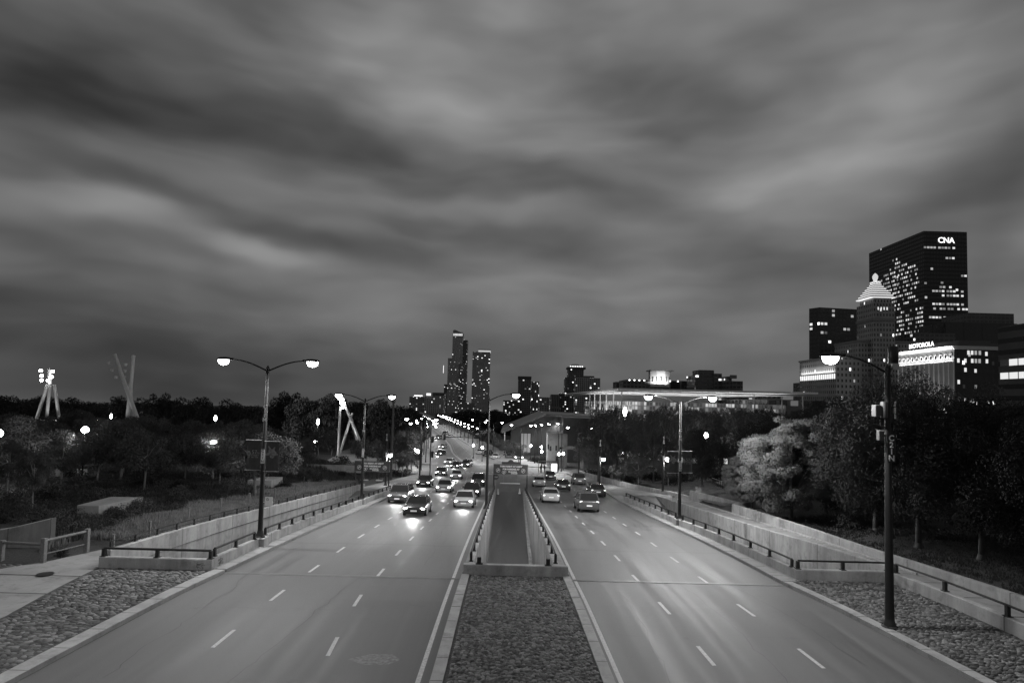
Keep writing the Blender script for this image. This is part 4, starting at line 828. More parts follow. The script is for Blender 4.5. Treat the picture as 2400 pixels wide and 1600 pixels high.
# ================================================================== VEHICLES
def car_proto(name, label, cat, L=4.6, Wd=1.85, H=1.45, kind='sedan', paint=.1, headlit=True, taillit=True):
    root = empty(name, (0, 0, 0), label, cat); hw = Wd/2
    pm = plain('paint_%d' % int(paint*100), paint, .25, 0, .03) if ('paint_%d' % int(paint*100)) not in bpy.data.materials else bpy.data.materials['paint_%d' % int(paint*100)]
    # stations along y (front at -L/2): y, half width, z sill, z belt
    if kind == 'sedan': st = [(-.5, .72, .35, .62), (-.485, .84, .22, .70), (-.44, .93, .20, .78), (-.30, .98, .19, .86), (-.2, 1, .19, .92), (.0, 1, .19, .94), (.25, 1, .19, .96), (.36, .98, .2, 1.0), (.46, .92, .22, .98), (.49, .86, .26, .92), (.5, .76, .4, .80)]; cab = [(-.22, .93, .97), (-.10, .74, 1.42/1.45), (.12, .74, 1.0), (.24, .72, .96), (.38, .90, 1.0)]
    else: st = [(-.5, .74, .4, .72), (-.485, .86, .26, .86), (-.45, .94, .24, .96), (-.30, .99, .23, 1.02), (-.2, 1, .23, 1.06), (.0, 1, .23, 1.08), (.3, 1, .23, 1.08), (.44, .99, .25, 1.08), (.485, .94, .28, 1.04), (.5, .84, .42, .95)]; cab = [(-.24, .94, .63), (-.14, .78, .97), (.1, .78, 1.0), (.36, .77, .99), (.47, .90, .70)]
    m = MB(); n = 10
    for (t, w, z0, z1) in st:
        y = t*L; ww = w*hw; s_ = H/1.45 if kind == 'sedan' else H/1.7
        z0, z1 = z0*s_, z1*s_; zm = (z0+z1)*.55
        m.v += [(-ww*.86, y, z0), (-ww*.98, y, z0+.08), (-ww, y, zm), (-ww*.95, y, z1-.04), (-ww*.86, y, z1), (ww*.86, y, z1), (ww*.95, y, z1-.04), (ww, y, zm), (ww*.98, y, z0+.08), (ww*.86, y, z0)]
    for i in range(len(st)-1):
        for k in range(n): a = i*n+k; b = i*n+(k+1) % n; m.face((a, b, b+n, a+n))
    m.face(range(n)); m.face(range((len(st)-1)*n, len(st)*n)); b_ = soft(m.build('body', pm, root), 50)
    zb = interp([(t, z1) for t, w, z0, z1 in st], 0)*(H/1.45 if kind == 'sedan' else H/1.7)-.03
    def cabin(sc, zadd, name_, mat):
        m = MB(); 
        for (t, w, zz) in cab:
            z = zb if (t == cab[0][0] or t == cab[-1][0]) else H*zz
            m.v += [(-w*hw*sc, t*L, z+zadd), (w*hw*sc, t*L, z+zadd)]
        for (t, w, zz) in cab: m.v += [(-hw*.93*sc, t*L, zb), (hw*.93*sc, t*L, zb)]
        nn = len(cab)
        for i in range(nn-1): a = 2*i; m.face((a, a+1, a+3, a+2)); m.face((a, a+2, 2*nn+a+2, 2*nn+a)); m.face((a+1, a+3, 2*nn+a+3, 2*nn+a+1))
        return m.build(name_, mat, root)
    cabin(1.0, 0, 'windows', MT['glass'])
    m = MB(); c1, c2 = cab[1], cab[-2]; w = c1[1]*hw+.02
    m.hexa([(-w, c1[0]*L-.04, H*c1[2]-.02), (w, c1[0]*L-.04, H*c1[2]-.02), (w, c2[0]*L+.04, H*c2[2]-.02), (-w, c2[0]*L+.04, H*c2[2]-.02), (-w*.9, c1[0]*L+.05, H+.02), (w*.9, c1[0]*L+.05, H+.02), (w*.9, c2[0]*L-.05, H+.01), (-w*.9, c2[0]*L-.05, H+.01)]); m.build('roof', pm, root)
    m = MB()
    for s_ in (-1, 1):
        for (ta, tb) in ((0, 1), (3, 4)):
            (t0, w0, q0), (t1, w1, q1) = cab[ta], cab[tb]; z0 = zb if ta == 0 else H*q0; z1 = zb if tb == 4 else H*q1
            m.tube([(s_*w0*hw, t0*L, z0), (s_*w1*hw, t1*L, z1)], .035, 5)
        m.tube([(s_*hw*.92, 0.02*L, zb), (s_*c1[1]*hw*1.0, .02*L, H-.03)], .03, 5)
    m.build('pillars', pm, root)
    for s_ in (-1, 1):
        for yy in (-.31, .30):
            m = MB(); P = [(.30, -.11), (.33, -.09), (.33, .09), (.30, .11)]; m.lathe(P, (0, 0, 0), 16); wl = m.build('wheel', MT['rubber'], root, loc=(s_*(hw-.08), yy*L, .33)); wl.rotation_euler = (0, rad(90), 0); soft(wl)
            m = MB(); m.lathe([(.2, -.118), (.2, .118)], (0, 0, 0), 12); m.build('rim', MT['steel'], wl)
        m = MB(); m.ell((s_*hw*.70, -L*.485, .62*H/1.45), .20, .07, .085, 10, 6); m.build('headlight', MT['head'] if headlit else MT['wallight'], root, smooth=True)
        m = MB(); m.ell((s_*hw*.74, L*.487, .80*H/1.45), .17, .06, .09, 10, 6); m.build('tail_light', MT['tail'] if taillit else MT['dimwin'], root, smooth=True)
        m = MB(); m.ell((s_*(hw+.08), -L*.16, zb+.08), .10, .06, .07, 8, 5); m.build('mirror', pm, root, smooth=True)
    m = MB(); m.box(-.25, .25, -L/2-.02, -L/2+.02, .40, .52); m.build('front_plate', MT['white'], root); m = MB(); m.box(-.25, .25, L/2-.02, L/2+.02, .55, .67); m.build('rear_plate', MT['white'], root)
    m = MB(); m.box(-hw*.5, hw*.5, -L/2-.012, -L/2+.04, .55, .66); m.build('grille', MT['black'], root)
    return root
lane = lambda f, y: f(y)
protos = [car_proto('car', 'x', 'car', paint=.03), car_proto('car', 'x', 'car', paint=.35, L=4.5), car_proto('car', 'x', 'car', paint=.08, L=4.7, Wd=1.92, H=1.7, kind='suv')]
pv = [car_proto('parked_car', 'x', 'car', paint=.45, headlit=False, taillit=False), car_proto('parked_car', 'x', 'car', paint=.04, H=1.7, Wd=1.9, kind='suv', headlit=False, taillit=False)]
used = {}
def put(p, x, y, rz, label, group, beams=0, pitch=None):
    if id(p) not in used: used[id(p)] = 1; o = p; o.location = (x, y, zr(y)+.01); o.rotation_euler = (0, 0, rz); o['label'] = label; o['group'] = group
    else: o = dup(p, (x, y, zr(y)+.01), rz, label, group)
    sl_ = math.atan2(zr(y+2)-zr(y-2), 4); o.rotation_euler = (sl_ if abs(rz) < 1.5 else -sl_, 0, rz)
    if beams and not any(c.type == 'LIGHT' for c in o.children): light('SPOT', (0, -2.45, .66), beams, o, (rad(-84), 0, 0), .12, rad(84), .9)
    return o
ctr = lambda k: (lambda y: {0: (xl(y)+L2(y))/2+.1, 1: (L2(y)+L1(y))/2, 2: (L1(y)-2.3)/2}[k])
ctl = lambda k: (lambda y: {0: (3.2+R1(y))/2, 1: (R1(y)+R2(y))/2, 2: (R2(y)+xr(y))/2}[k])
G1 = 'oncoming cars with lit headlights on the left carriageway'; G2 = 'cars driving away on the right carriageway'
B = 420
for (p, k, y, lab) in [(0, 1, 50, 'dark oncoming sedan nearest the camera, in the middle lane of the left carriageway'), (1, 2, 57, 'pale oncoming sedan in the lane beside the median, nearer one'), (2, 0, 60, 'dark oncoming utility car in the kerb lane beside the left parapet'), (0, 2, 69, 'dark oncoming sedan beside the median level with the shaft mouth'), (1, 1, 74, 'pale oncoming sedan in the middle lane of the left carriageway'), (0, 0, 82, 'dark oncoming sedan in the kerb lane past the left parking sign'), (2, 2, 86, 'dark oncoming utility car beside the median past the central sign'), (1, 1, 101, 'pale oncoming sedan approaching from the bend'), (0, 0, 110, 'dark oncoming sedan farthest back in the kerb lane before the crossing')]: put(protos[p], ctr(k)(y), y, 0, lab, G1, B)
for (p, k, y, lab) in [(1, 0, 64, 'pale sedan driving away beside the right shaft wall'), (2, 1, 56, 'dark utility car driving away, nearest on the right carriageway'), (0, 2, 73, 'dark sedan driving away in the right kerb lane'), (0, 1, 81, 'dark sedan driving away in the middle right lane'), (1, 0, 88, 'pale sedan driving away in the left of the right hand lanes'), (2, 2, 95, 'dark utility car driving away near the right pavement'), (0, 1, 106, 'dark sedan driving away, farthest before the crossing')]: put(protos[p], ctl(k)(y), y, math.pi, lab, G2, B*.8)
for (p, x, y, lab) in ((0, -12.2, 138, 'dark oncoming car crossing the junction in the leftmost stream'), (1, -15.0, 150, 'pale oncoming car just beyond the junction'), (2, -10.2, 143, 'oncoming dark utility car crossing the junction beside the sedan'), (0, -20.5, 178, 'oncoming car far down the avenue, nearest of the distant trio'), (1, -23.0, 205, 'pale oncoming car in the middle of the distant trio'), (2, -30.0, 250, 'farthest oncoming car under the row of lamps')):
    o = put(protos[p], x, y, rad(-10 if y < 170 else -14), lab, 'oncoming cars beyond the crossing', B)
for (p, x, y, rz, lab) in ((0, -9.2, 186, 12, 'pale parked car nearest on the right kerb beyond the crossing'), (1, -6.6, 178, 14, 'dark parked utility car second at the right kerb beyond the crossing'), (0, -3.9, 171, 16, 'pale parked car behind the lamp pole beyond the crossing'), (0, -26.5, 262, 14, 'pale parked car, nearest of three far up the avenue'), (0, -28.5, 272, 14, 'pale parked car, middle of three far up the avenue'), (1, -30.8, 282, 14, 'dark parked car, last of three far up the avenue'),
                           (1, 1.2, 186, 6, 'dark parked car behind the bus on its left'), (1, -.9, 182, 4, 'dark parked car beside the bus, leftmost of the cluster'), (0, .6, 194, 5, 'pale parked car deep in the cluster behind the bus'), (1, -1.5, 200, 5, 'dark car at the back of the cluster behind the bus')):
    put(pv[p], x, y, rad(-rz), lab, 'cars parked beyond the crossing')
for (p, x, y, lab) in ((0, 26, 133, 'dark car on the cross street left of the arch hedge'), (1, 33, 139, 'pale car on the cross street under the arch'), ):
    put(protos[p], x, y, rad(90), lab, 'cars on the cross street', 600)
# bus
bus = empty('city_bus', (2.6, 168, zr(168)), 'pale city bus facing the camera at the far right of the crossing', 'bus', rz=rad(4))
m = MB(); m.prismy([(-1.28, .35), (1.28, .35), (1.3, 1.2), (1.22, 2.95), (1.05, 3.1), (-1.05, 3.1), (-1.22, 2.95), (-1.3, 1.2)], 0, 12); bev(m.build('body', plain('bus_paint', .42, .35), bus), .06)
m = MB(); m.hexa([(-1.1, -.03, 1.25), (1.1, -.03, 1.25), (1.1, 0, 1.25), (-1.1, 0, 1.25), (-1.05, -.03, 2.35), (1.05, -.03, 2.35), (1.05, 0, 2.35), (-1.05, 0, 2.35)]); m.build('windscreen', MT['glass'], bus)
m = MB(); m.box(-.9, .9, -.05, 0, 2.5, 2.85); m.build('destination_sign', MT['glass'], bus); m = MB(); [m.box(a, a+.12, -.07, -.05, 2.6, 2.75) for a in (-.8, -.05, .7)]; m.build('marker_lights', MT['poster'], bus)
for s_ in (-1, 1):
    m = MB(); m.ell((s_*.95, -.03, .75), .2, .06, .14, 10, 6); m.build('headlight', MT['head'], bus, smooth=True)
    for yy in (2.4, 9): m = MB(); m.lathe([(.46, -.14), (.5, -.1), (.5, .1), (.46, .14)], (0, 0, 0), 14); w_ = m.build('wheel', MT['rubber'], bus, loc=(s_*1.12, yy, .5)); w_.rotation_euler = (0, rad(90), 0)
    m = MB(); [m.box(s_*1.27-.02, s_*1.27+.02, a, a+1.4, 1.5, 2.5) for a in (.8, 2.4, 4.0, 5.6, 7.2, 8.8)]; m.build('side_windows', MT['glass'], bus)
m = MB(); m.box(-1.15, 1.15, -.12, 0, .38, .58); m.build('bumper', MT['black'], bus); m = MB(); m.box(-.2, .2, -.06, -.03, .68, .85); m.build('number_plate', MT['white'], bus)
light('SPOT', (2.6, 167.4, zr(168)+.9), 1200, None, (rad(-83), 0, 0), .15, rad(70))
# ================================================================== PEOPLE (small, by the crossing)
def person(loc, rz, label, pose=0, g=.03):
    J = {'pel': (0, 0, .95), 'chest': (0, .01, 1.28), 'neck': (0, .02, 1.47), 'head0': (0, 0, 1.56), 'head1': (0, -.01, 1.68), 'shl': (.17, .01, 1.41), 'ell': (.23, .02, 1.13), 'hal': (.22, -.06, .88), 'shr': (-.17, .01, 1.41), 'elr': (-.23, .03, 1.13), 'har': (-.21, -.05, .88),
         'hl': (.09, 0, .9), 'kl': (.10, -.05-.12*pose, .5), 'al': (.10, .02-.22*pose, .08), 'tl': (.11, -.12-.22*pose, .04), 'hr': (-.09, 0, .9), 'kr': (-.10, -.03+.06*pose, .5), 'ar': (-.10, .04+.3*pose, .08+.05*pose), 'tr': (-.11, -.1+.28*pose, .04)}
    R_ = dict(pel=.15, chest=.155, neck=.055, head0=.085, head1=.095, shl=.07, ell=.048, hal=.035, shr=.07, elr=.048, har=.035, hl=.10, kl=.065, al=.045, tl=.04, hr=.10, kr=.065, ar=.045, tr=.04)
    E = [('pel', 'chest'), ('chest', 'neck'), ('neck', 'head0'), ('head0', 'head1'), ('chest', 'shl'), ('shl', 'ell'), ('ell', 'hal'), ('chest', 'shr'), ('shr', 'elr'), ('elr', 'har'), ('pel', 'hl'), ('hl', 'kl'), ('kl', 'al'), ('al', 'tl'), ('pel', 'hr'), ('hr', 'kr'), ('kr', 'ar'), ('ar', 'tr')]
    ks = list(J); me = bpy.data.meshes.new('person'); me.from_pydata([J[k] for k in ks], [(ks.index(a), ks.index(b)) for a, b in E], []); me.materials.append(bpy.data.materials.get('clothes') or plain('clothes', g, .8))
    o = bpy.data.objects.new('person', me); COL.objects.link(o); sk = o.modifiers.new('skin', 'SKIN')
    for i, k in enumerate(ks): me.skin_vertices[0].data[i].radius = (R_[k],)*2; me.skin_vertices[0].data[i].use_root = (k == 'pel')
    sk.use_smooth_shade = True; ss = o.modifiers.new('smooth', 'SUBSURF'); ss.levels = 1; ss.render_levels = 1
    o.location = loc; o.rotation_euler = (0, 0, rz); return tag(o, label, 'person', 'pedestrians waiting by the crossing')
for (x, y, rz, lab, ps) in ((6.6, 125, .3, 'person in dark clothes standing just left of the glowing bus stop poster', 0), (7.4, 126.5, 2.4, 'person in dark clothes leaning close to the bus shelter, nearest the poster', .3), (-19.4, 118, 1.6, 'person in dark clothes walking on the left corner pavement, nearest the bushes', .8), (-21.0, 122, 1.2, 'person in dark clothes on the left corner in the middle of the group', .5), (-22.3, 121, 4.5, 'person in dark clothes on the left corner, leftmost of the group', .8)):
    person((x, y, zr(y)+.15), rz, lab, ps)
# ================================================================== TREES
def leafcloud(m, clumps, nleaf, ls, rnd, flat=.75, droop=0, jit=.8):
    """many small bent leaf faces spread over the surface of uneven clumps"""
    for (cx, cy, cz, r) in clumps:
        n = int(nleaf*r*r)
        for _ in range(n):
            a = rnd.uniform(0, 2*math.pi); z = rnd.uniform(-.75, 1); q = math.sqrt(max(0, 1-z*z)); rr = r*rnd.uniform(.72, 1.12)
            d = Vector((math.cos(a)*q, math.sin(a)*q, z*flat)); p = Vector((cx, cy, cz))+d*rr
            nrm = (d+Vector((rnd.uniform(-jit, jit), rnd.uniform(-jit, jit), rnd.uniform(-.3, .9)*jit/.8))).normalized()
            t = nrm.cross(Vector((rnd.uniform(-1, 1), rnd.uniform(-1, 1), rnd.uniform(-1, 1)))).normalized(); b_ = nrm.cross(t); s_ = ls*rnd.uniform(.6, 1.3)
            b = len(m.v); m.v += [tuple(p-t*s_), tuple(p-b_*s_*.5+nrm*s_*.12), tuple(p+t*s_-Vector((0, 0, droop*s_))), tuple(p+b_*s_*.5+nrm*s_*.12)]; m.f.append((b, b+1, b+2, b+3)); m.uv.append(None); m.mi.append(0)
def tree_proto(seed, kind, leafmat, bark):
    """unit tree: total height 1, crown width 1 (x and y scaled separately when placed)"""
    rnd = random.Random(seed); P = dict(lush=(.10, 120, 62000, .0105, .095), broad=(.18, 52, 36000, .0095, .15), airy=(.24, 46, 30000, .011, .12), small=(.34, 20, 16000, .019, .15), far=(.12, 40, 8000, .024, .15))[kind]
    z0, nc, dens, ls, cr = P; cl = []
    for i in range(nc):
        for _ in range(30):
            x, y, z = rnd.uniform(-.5, .5), rnd.uniform(-.5, .5), rnd.uniform(0, 1); e = (x/.5)**2+(y/.5)**2+((z-.48)/.52)**2
            if e < 1 and e > (.05 if kind == 'airy' else .45 if kind == 'lush' else .25): break
        r = cr*rnd.uniform(.6, 1.25); w = .5-r*.75
        sc = min(1, w/max(1e-3, math.hypot(x, y))) ; x *= sc; y *= sc
        cl.append((x, y, z0+z*(1-z0-r*.8)+r*.1, r))
    m = MB(); leafcloud(m, cl, dens*(.75 if kind == 'airy' else 1), ls, rnd, .6 if kind == 'lush' else .75, .3, .4 if kind == 'lush' else .8); crown = m.mesh('crown', leafmat)
    t = MB(); lean = rnd.uniform(-.03, .03); t.tube([(0, 0, -.03), (lean*.5, 0, z0*.6), (lean, lean*.5, z0+.18), (lean*1.5, 0, .72)], [.022, .017, .012, .004], 8)
    t.tube([(0, 0, -.03), (0, 0, .015)], [.035, .022], 8)
    for i in range(7):
        c = cl[rnd.randrange(len(cl))]; s_ = z0+rnd.uniform(0, .2); t.tube([(lean, 0, s_), (c[0]*.45, c[1]*.45, s_+(c[2]-s_)*.55), (c[0]*.85, c[1]*.85, c[2])], [.010, .007, .002], 5)
    trunk = t.mesh('trunk', bark, smooth=True); return crown, trunk
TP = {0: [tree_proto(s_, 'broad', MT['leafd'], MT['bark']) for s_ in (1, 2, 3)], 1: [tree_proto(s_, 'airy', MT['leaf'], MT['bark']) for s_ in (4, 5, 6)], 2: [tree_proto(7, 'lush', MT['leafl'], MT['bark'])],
      3: [tree_proto(s_, 'small', MT['leaf'], MT['palebark']) for s_ in (8, 9, 10)], 4: [tree_proto(s_, 'far', MT['leaff'], MT['bark']) for s_ in (11, 12, 13)]}
tn = 0
def tree(x, y, z, h_, w, sp, label, group=None, name='tree'):
    global tn
    c, t = TP[sp][tn % len(TP[sp])]; tn += 1
    root = empty(name, (x, y, z), label, 'tree', group, rz=(tn*2.39996) % 6.283); root.scale = (w, w, h_)
    for nm, me in (('trunk', t), ('crown', c)): o = bpy.data.objects.new(nm, me); COL.objects.link(o); o.parent = root
    return root
gr = 'tall dark trees on the right bank'
for a in [(26.3, 43, -.6, 10.6, 8.2, 0, 'tall dark tree on the right bank, leftmost with its trunk just behind the lit crown'), (25.2, 39.5, -.3, 10.6, 8.0, 0, 'tall dark tree on the right bank directly left of pole C21N'), (24.6, 36, 0, 10.0, 8.2, 0, 'tall dark tree on the right bank with its trunk just right of pole C21N'), (26.0, 33, .1, 9.2, 7.6, 0, 'tall dark tree on the right bank between pole C21N and the right edge'),
          (26.5, 29, .1, 8.2, 7.0, 0, 'dark tree at the right edge whose crown meets the lit office floors'), (24.6, 25, .1, 5.6, 4.6, 0, 'low dark crown drooping at the far lower right edge above the garden wall'), (38.5, 58, -.9, 13.6, 9.5, 1, 'airy tree top rising behind pole C21N against the stone tower'), (46.0, 62, -.9, 13.8, 10, 1, 'airy tree top in front of the floodlit cornice building'), (41.5, 50, -.7, 10.6, 9, 0, 'dark rounded tree in front of the dark brick side of the cornice building'),
          (39.0, 66, -1, 11.4, 10, 0, 'dark tree behind the right bank below the arcade lit building'), (37.6, 72, -1.2, 10.6, 9.5, 0, 'dark tree farther back on the right bank, left of the airy tops'), (41.0, 84, -1.4, 9.6, 10, 0, 'dark tree covering the right end of the lit canopy'), (31.5, 47, -.5, 9.4, 8, 0, 'dark filler tree deep behind the trunks on the right bank'), (33, 38, -.4, 9.6, 8, 0, 'dark tree in the second row behind pole C21N'), (36, 33, -.4, 9, 8, 0, 'dark tree in the second row near the right edge'), (27.5, 52, -.8, 8.6, 6.5, 0, 'dark tree behind the lit crown on its right')]: tree(*a, gr)
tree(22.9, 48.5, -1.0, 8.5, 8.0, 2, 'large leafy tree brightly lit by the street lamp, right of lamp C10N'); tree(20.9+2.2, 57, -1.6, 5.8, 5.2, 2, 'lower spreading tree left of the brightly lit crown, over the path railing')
gm = 'trees on the right lawn in front of the lit canopy'
for a in [(14.9, 100, -5.2, 12.6, 8.4, 1, 'feathery tree at the left end of the lawn trees, crown touching the canopy tip'), (19.9, 104, -5.7, 13.8, 9.4, 1, 'feathery tree second from the left on the lawn, below the canopy'), (23.6, 98, -4.6, 12.4, 8, 1, 'feathery tree behind the slim corner lamp post'), (30.3, 100, -3.8, 12.0, 9, 1, 'feathery tree behind lamp C10N'), (37.0, 104, -2.9, 12.4, 9, 1, 'feathery tree whose dark top overlaps the canopy right of lamp C10N'), (37.1, 92, -1.7, 10.2, 8.6, 1, 'feathery tree between lamp C10N and the lit crown'),
          (31.9, 76, -1.9, 8.8, 7, 0, 'dense tree rising just behind the brightly lit crown on its left'), (26.5, 82, -3, 8.0, 6.5, 0, 'dense dark tree over the top of the railed path'), (17.3, 130, -7.3, 9.0, 7, 1, 'bare limbed tree standing before the stone arch'), (18.9, 87.5, -4.3, 5.0, 4, 3, 'young pale trunked tree on the lawn, right one of the pair'), (16.8, 91, -4.8, 4.4, 3.6, 3, 'young pale trunked tree on the lawn, left one of the pair'), (22.3, 84, -3.6, 4.0, 3, 3, 'thin sapling right of the slim corner lamp post')]: tree(*a, gm)
ordl = lambda i: 'first' if i == 0 else ORD[i]
clump = sorted([(-11.2, 330, 11.1, 15), (-22.6, 360, 10.8, 16), (-1, 300, 12.0, 13), (-16.5, 318, 7, 11), (6, 290, 11.6, 12), (-3, 262, 7.4, 10), (3.5, 242, 8, 9), (12, 262, 11, 12), (20, 300, 12, 14), (-34, 400, 9, 14), (-30, 440, 10, 16), (-10, 400, 11, 15)], key=lambda q: q[0]/q[1])
for i_, (x, y, h_, w) in enumerate(clump): tree(x, y, -9, h_, w, 4, '%s tree from the left in the dark clump right of the far avenue' % ordl(i_), 'dark trees right of the far avenue')
line_ = sorted([(-148.7, 170, 15.3, 13.0), (-144.3, 170, 15.5, 11.4), (-139.2, 170, 14.2, 10.4), (-150.7, 190, 14.5, 15.2), (-130.7, 170, 13.8, 13.6), (-140.7, 190, 14.1, 11.2), (-154.1, 215, 14.1, 12.2), (-131.2, 190, 15.2, 11.4), (-143.0, 215, 16.0, 11.6), (-137.7, 215, 14.9, 17.4), (-132.2, 215, 15.4, 14.5), (-100.6, 170, 16.1, 9.6), (-135.9, 240, 14.8, 18.2), (-92.4, 170, 15.6, 11.4), (-111.8, 215, 14.6, 12.9), (-94.0, 190, 14.4, 15.6), (-89.7, 190, 14.8, 11.9), (-75.7, 170, 14.5, 11.0), (-71.9, 170, 16.1, 11.1), (-86.1, 215, 14.6, 16.6), (-79.8, 215, 17.6, 13.8), (-59.2, 170, 17.3, 10.8), (-61.8, 190, 18.0, 11.8), (-50.7, 170, 17.2, 11.1), (-58.6, 215, 16.8, 18.4), (-46.8, 190, 17.6, 12.8), (-37.9, 170, 17.4, 13.1), (-33.3, 170, 14.4, 12.1)], key=lambda q: q[0]/q[1])
rl_ = random.Random(5)
for i_, (x, y, h_, w) in enumerate(line_): tree(x, y, -9, h_*rl_.choice([.9, .96, 1.0, 1.05, 1.08]), w, 4, '%s tree from the left in the unbroken dark tree line on the horizon' % ordl(i_), 'dark tree line behind the left park')
near = [(-51.5, 62, -0.9, 6.9, 4.9), (-57.9, 75, -1.0, 5.6, 4.9), (-40.2, 48, -0.7, 5.2, 4.1), (-38.9, 52, -0.7, 5.0, 4.1), (-39.9, 58, -0.8, 5.2, 4.2), (-32.9, 54, -0.8, 5.6, 4.7), (-48.2, 75, -1.0, 5.3, 5.4), (-45.7, 80, -1.1, 5.8, 5.2), (-33.6, 62, -1.0, 5.4, 4.5), (-35.7, 72, -1.0, 5.7, 4.7), (-36.5, 80, -1.1, 4.4, 5.2), (-29.0, 60, -1.2, 4.1, 3.5), (-33.7, 95, -2.1, 4.0, 4.8), (-33.6, 105, -3.5, 6.0, 5.7), (-39.9, 100, -2.4, 5.0, 5.0), (-26.5, 110, -5.7, 7.4, 5.5), (-22.9, 120, -7.5, 9.6, 5.2), (-22.1, 130, -8.4, 11.0, 5.6), (-18.8, 105, -5.9, 5.8, 4.2), (-24.5, 118, -7.1, 6.3, 4.2), (-33.3, 42, -0.6, 4.7, 2.4), (-24.0, 70, -2.1, 2.2, 2.3), (-31.1, 72, -1.4, 1.8, 2.6), (-71.6, 100, -2.4, 7.8, 6.5), (-56.6, 110, -3.9, 8.8, 6.3), (-76.0, 90, -1.3, 6.0, 5.8)]
NL = ['behind the low concrete wall at far left', 'left of the three legged mast', 'cut by the left edge with a thin pale stem', 'with a thin pale stem above the concrete box', 'right of the ball lamp', 'with a pale stem left of the first lamp post banners', 'at the foot of the crossed mast, left side', 'between the crossed mast and the C11N pole', 'right of the crossed mast foot', 'left of the C11N pole, catching lamp light', 'just left of pole C11N at letter height', 'low behind the 57 banner', 'right of the figure banner', 'between the figure banner and the leaning mast', 'just right of pole C11N', 'behind the foot of the leaning mast', 'beside the left pavement past the parking sign', 'nearest the left corner of the crossing', 'dark and bushy above the left corner hedge', 'dark beside the left parking sign post', 'low at far left in front of the rest', 'low behind the bank crest right of the figure banner', 'low behind the bank crest left of pole C11N', 'in the haze of the three legged mast', 'far back between the mast and the C11N lamp', 'lit from below at the far left horizon']
for (x, y, z, h_, w), l_ in zip(near, NL): tree(x, y, z, h_, w, 3, 'small park tree '+l_, 'small trees in the left park')
av = sorted([(xr(y)+4.5, y, 1) for y in range(160, 440, 14)], key=lambda q: q[1])
for i_, (x, y, q_) in enumerate(av): tree(x, y, -8.9, 6.2+(i_*5 % 4)*.5, 6, 3, '%s street tree along the right side of the far avenue' % ORD[i_], 'street trees right of the far avenue')
av = [(xl(y)-6, y) for y in range(150, 440, 16)]
for i_, (x, y) in enumerate(av): tree(x, y, -8.9, 8.5+(i_*5 % 4)*.6, 8, 4, '%s street tree along the left side of the far avenue' % ORD[i_], 'street trees left of the far avenue')
rp = random.Random(31); m = MB(); cl = []
while len(cl) < 900:
    y = rp.uniform(34, 84); x = -rp.uniform(20.5, 22+y*.75)
    if x > -23.5-1.2*noise.noise(Vector((y*.3, 0, 0))) and y < 70: continue
    if (-29.9 < x < -27 and 40.3 < y < 44.6) or (x < -40 and y < 38.5): continue
    if y < 33+max(0, (-x-23))*.55: continue
    cl.append((x, y, T(x, y)+.05, rp.uniform(.35, .8)))
cl += [(-30+.28*k+rp.uniform(-.1, .1), 39.9+rp.uniform(-.3, .2), -.75+rp.uniform(0, .15), rp.uniform(.4, .65)) for k in range(13)]
leafcloud(m, cl, 260, .075, rp, .75, .3); me = m.mesh('ground_planting', MT['leafg']); o = bpy.data.objects.new('ground_planting', me); COL.objects.link(o); tag(o, kind='stuff')
rx_ = random.Random(77); extra = []
for i_ in range(34):
    y = rx_.uniform(52, 112); x = -rx_.uniform(.42, 1.0)*y+rx_.uniform(-3, 3); extra.append((x, y))
extra.sort(key=lambda q: q[0]/q[1])
for i_, (x, y) in enumerate(extra):
    lab_ = '%s small bushy tree from the left in the dark middle of the left park' % (ordl(i_) if i_ < 29 else ['thirtieth', 'thirty first', 'thirty second', 'thirty third', 'thirty fourth'][i_-29])
    tree(x, y, T(x, y)-.2, rx_.uniform(4.6, 7.4), rx_.uniform(4.5, 7.5), 3, lab_, 'dense small trees in the middle of the left park')
for i_, (x, y, h_, w) in enumerate([(21, 118, 13.8, 9), (27, 122, 14.5, 10), (33, 118, 13.5, 9), (40, 124, 14.6, 11), (47, 120, 13.2, 10), (54, 126, 14.6, 11), (61, 122, 14, 10), (68, 128, 15, 12), (24, 138, 14.8, 9), (36, 140, 15.3, 10), (46, 142, 15, 11), (58, 144, 15.4, 12), (76, 122, 15, 11), (84, 134, 15, 12), (94, 140, 15, 12), (88, 118, 15, 11)]):
    tree(x, y, T(x, y)-.3, 8.35+(i_*37 % 7)*.16-T(x, y), w*1.15, 1, '%s leafy tree in the dark belt hiding the glass museum wing' % ordl(i_), 'leafy trees in front of the museum wing')
random.seed(21)
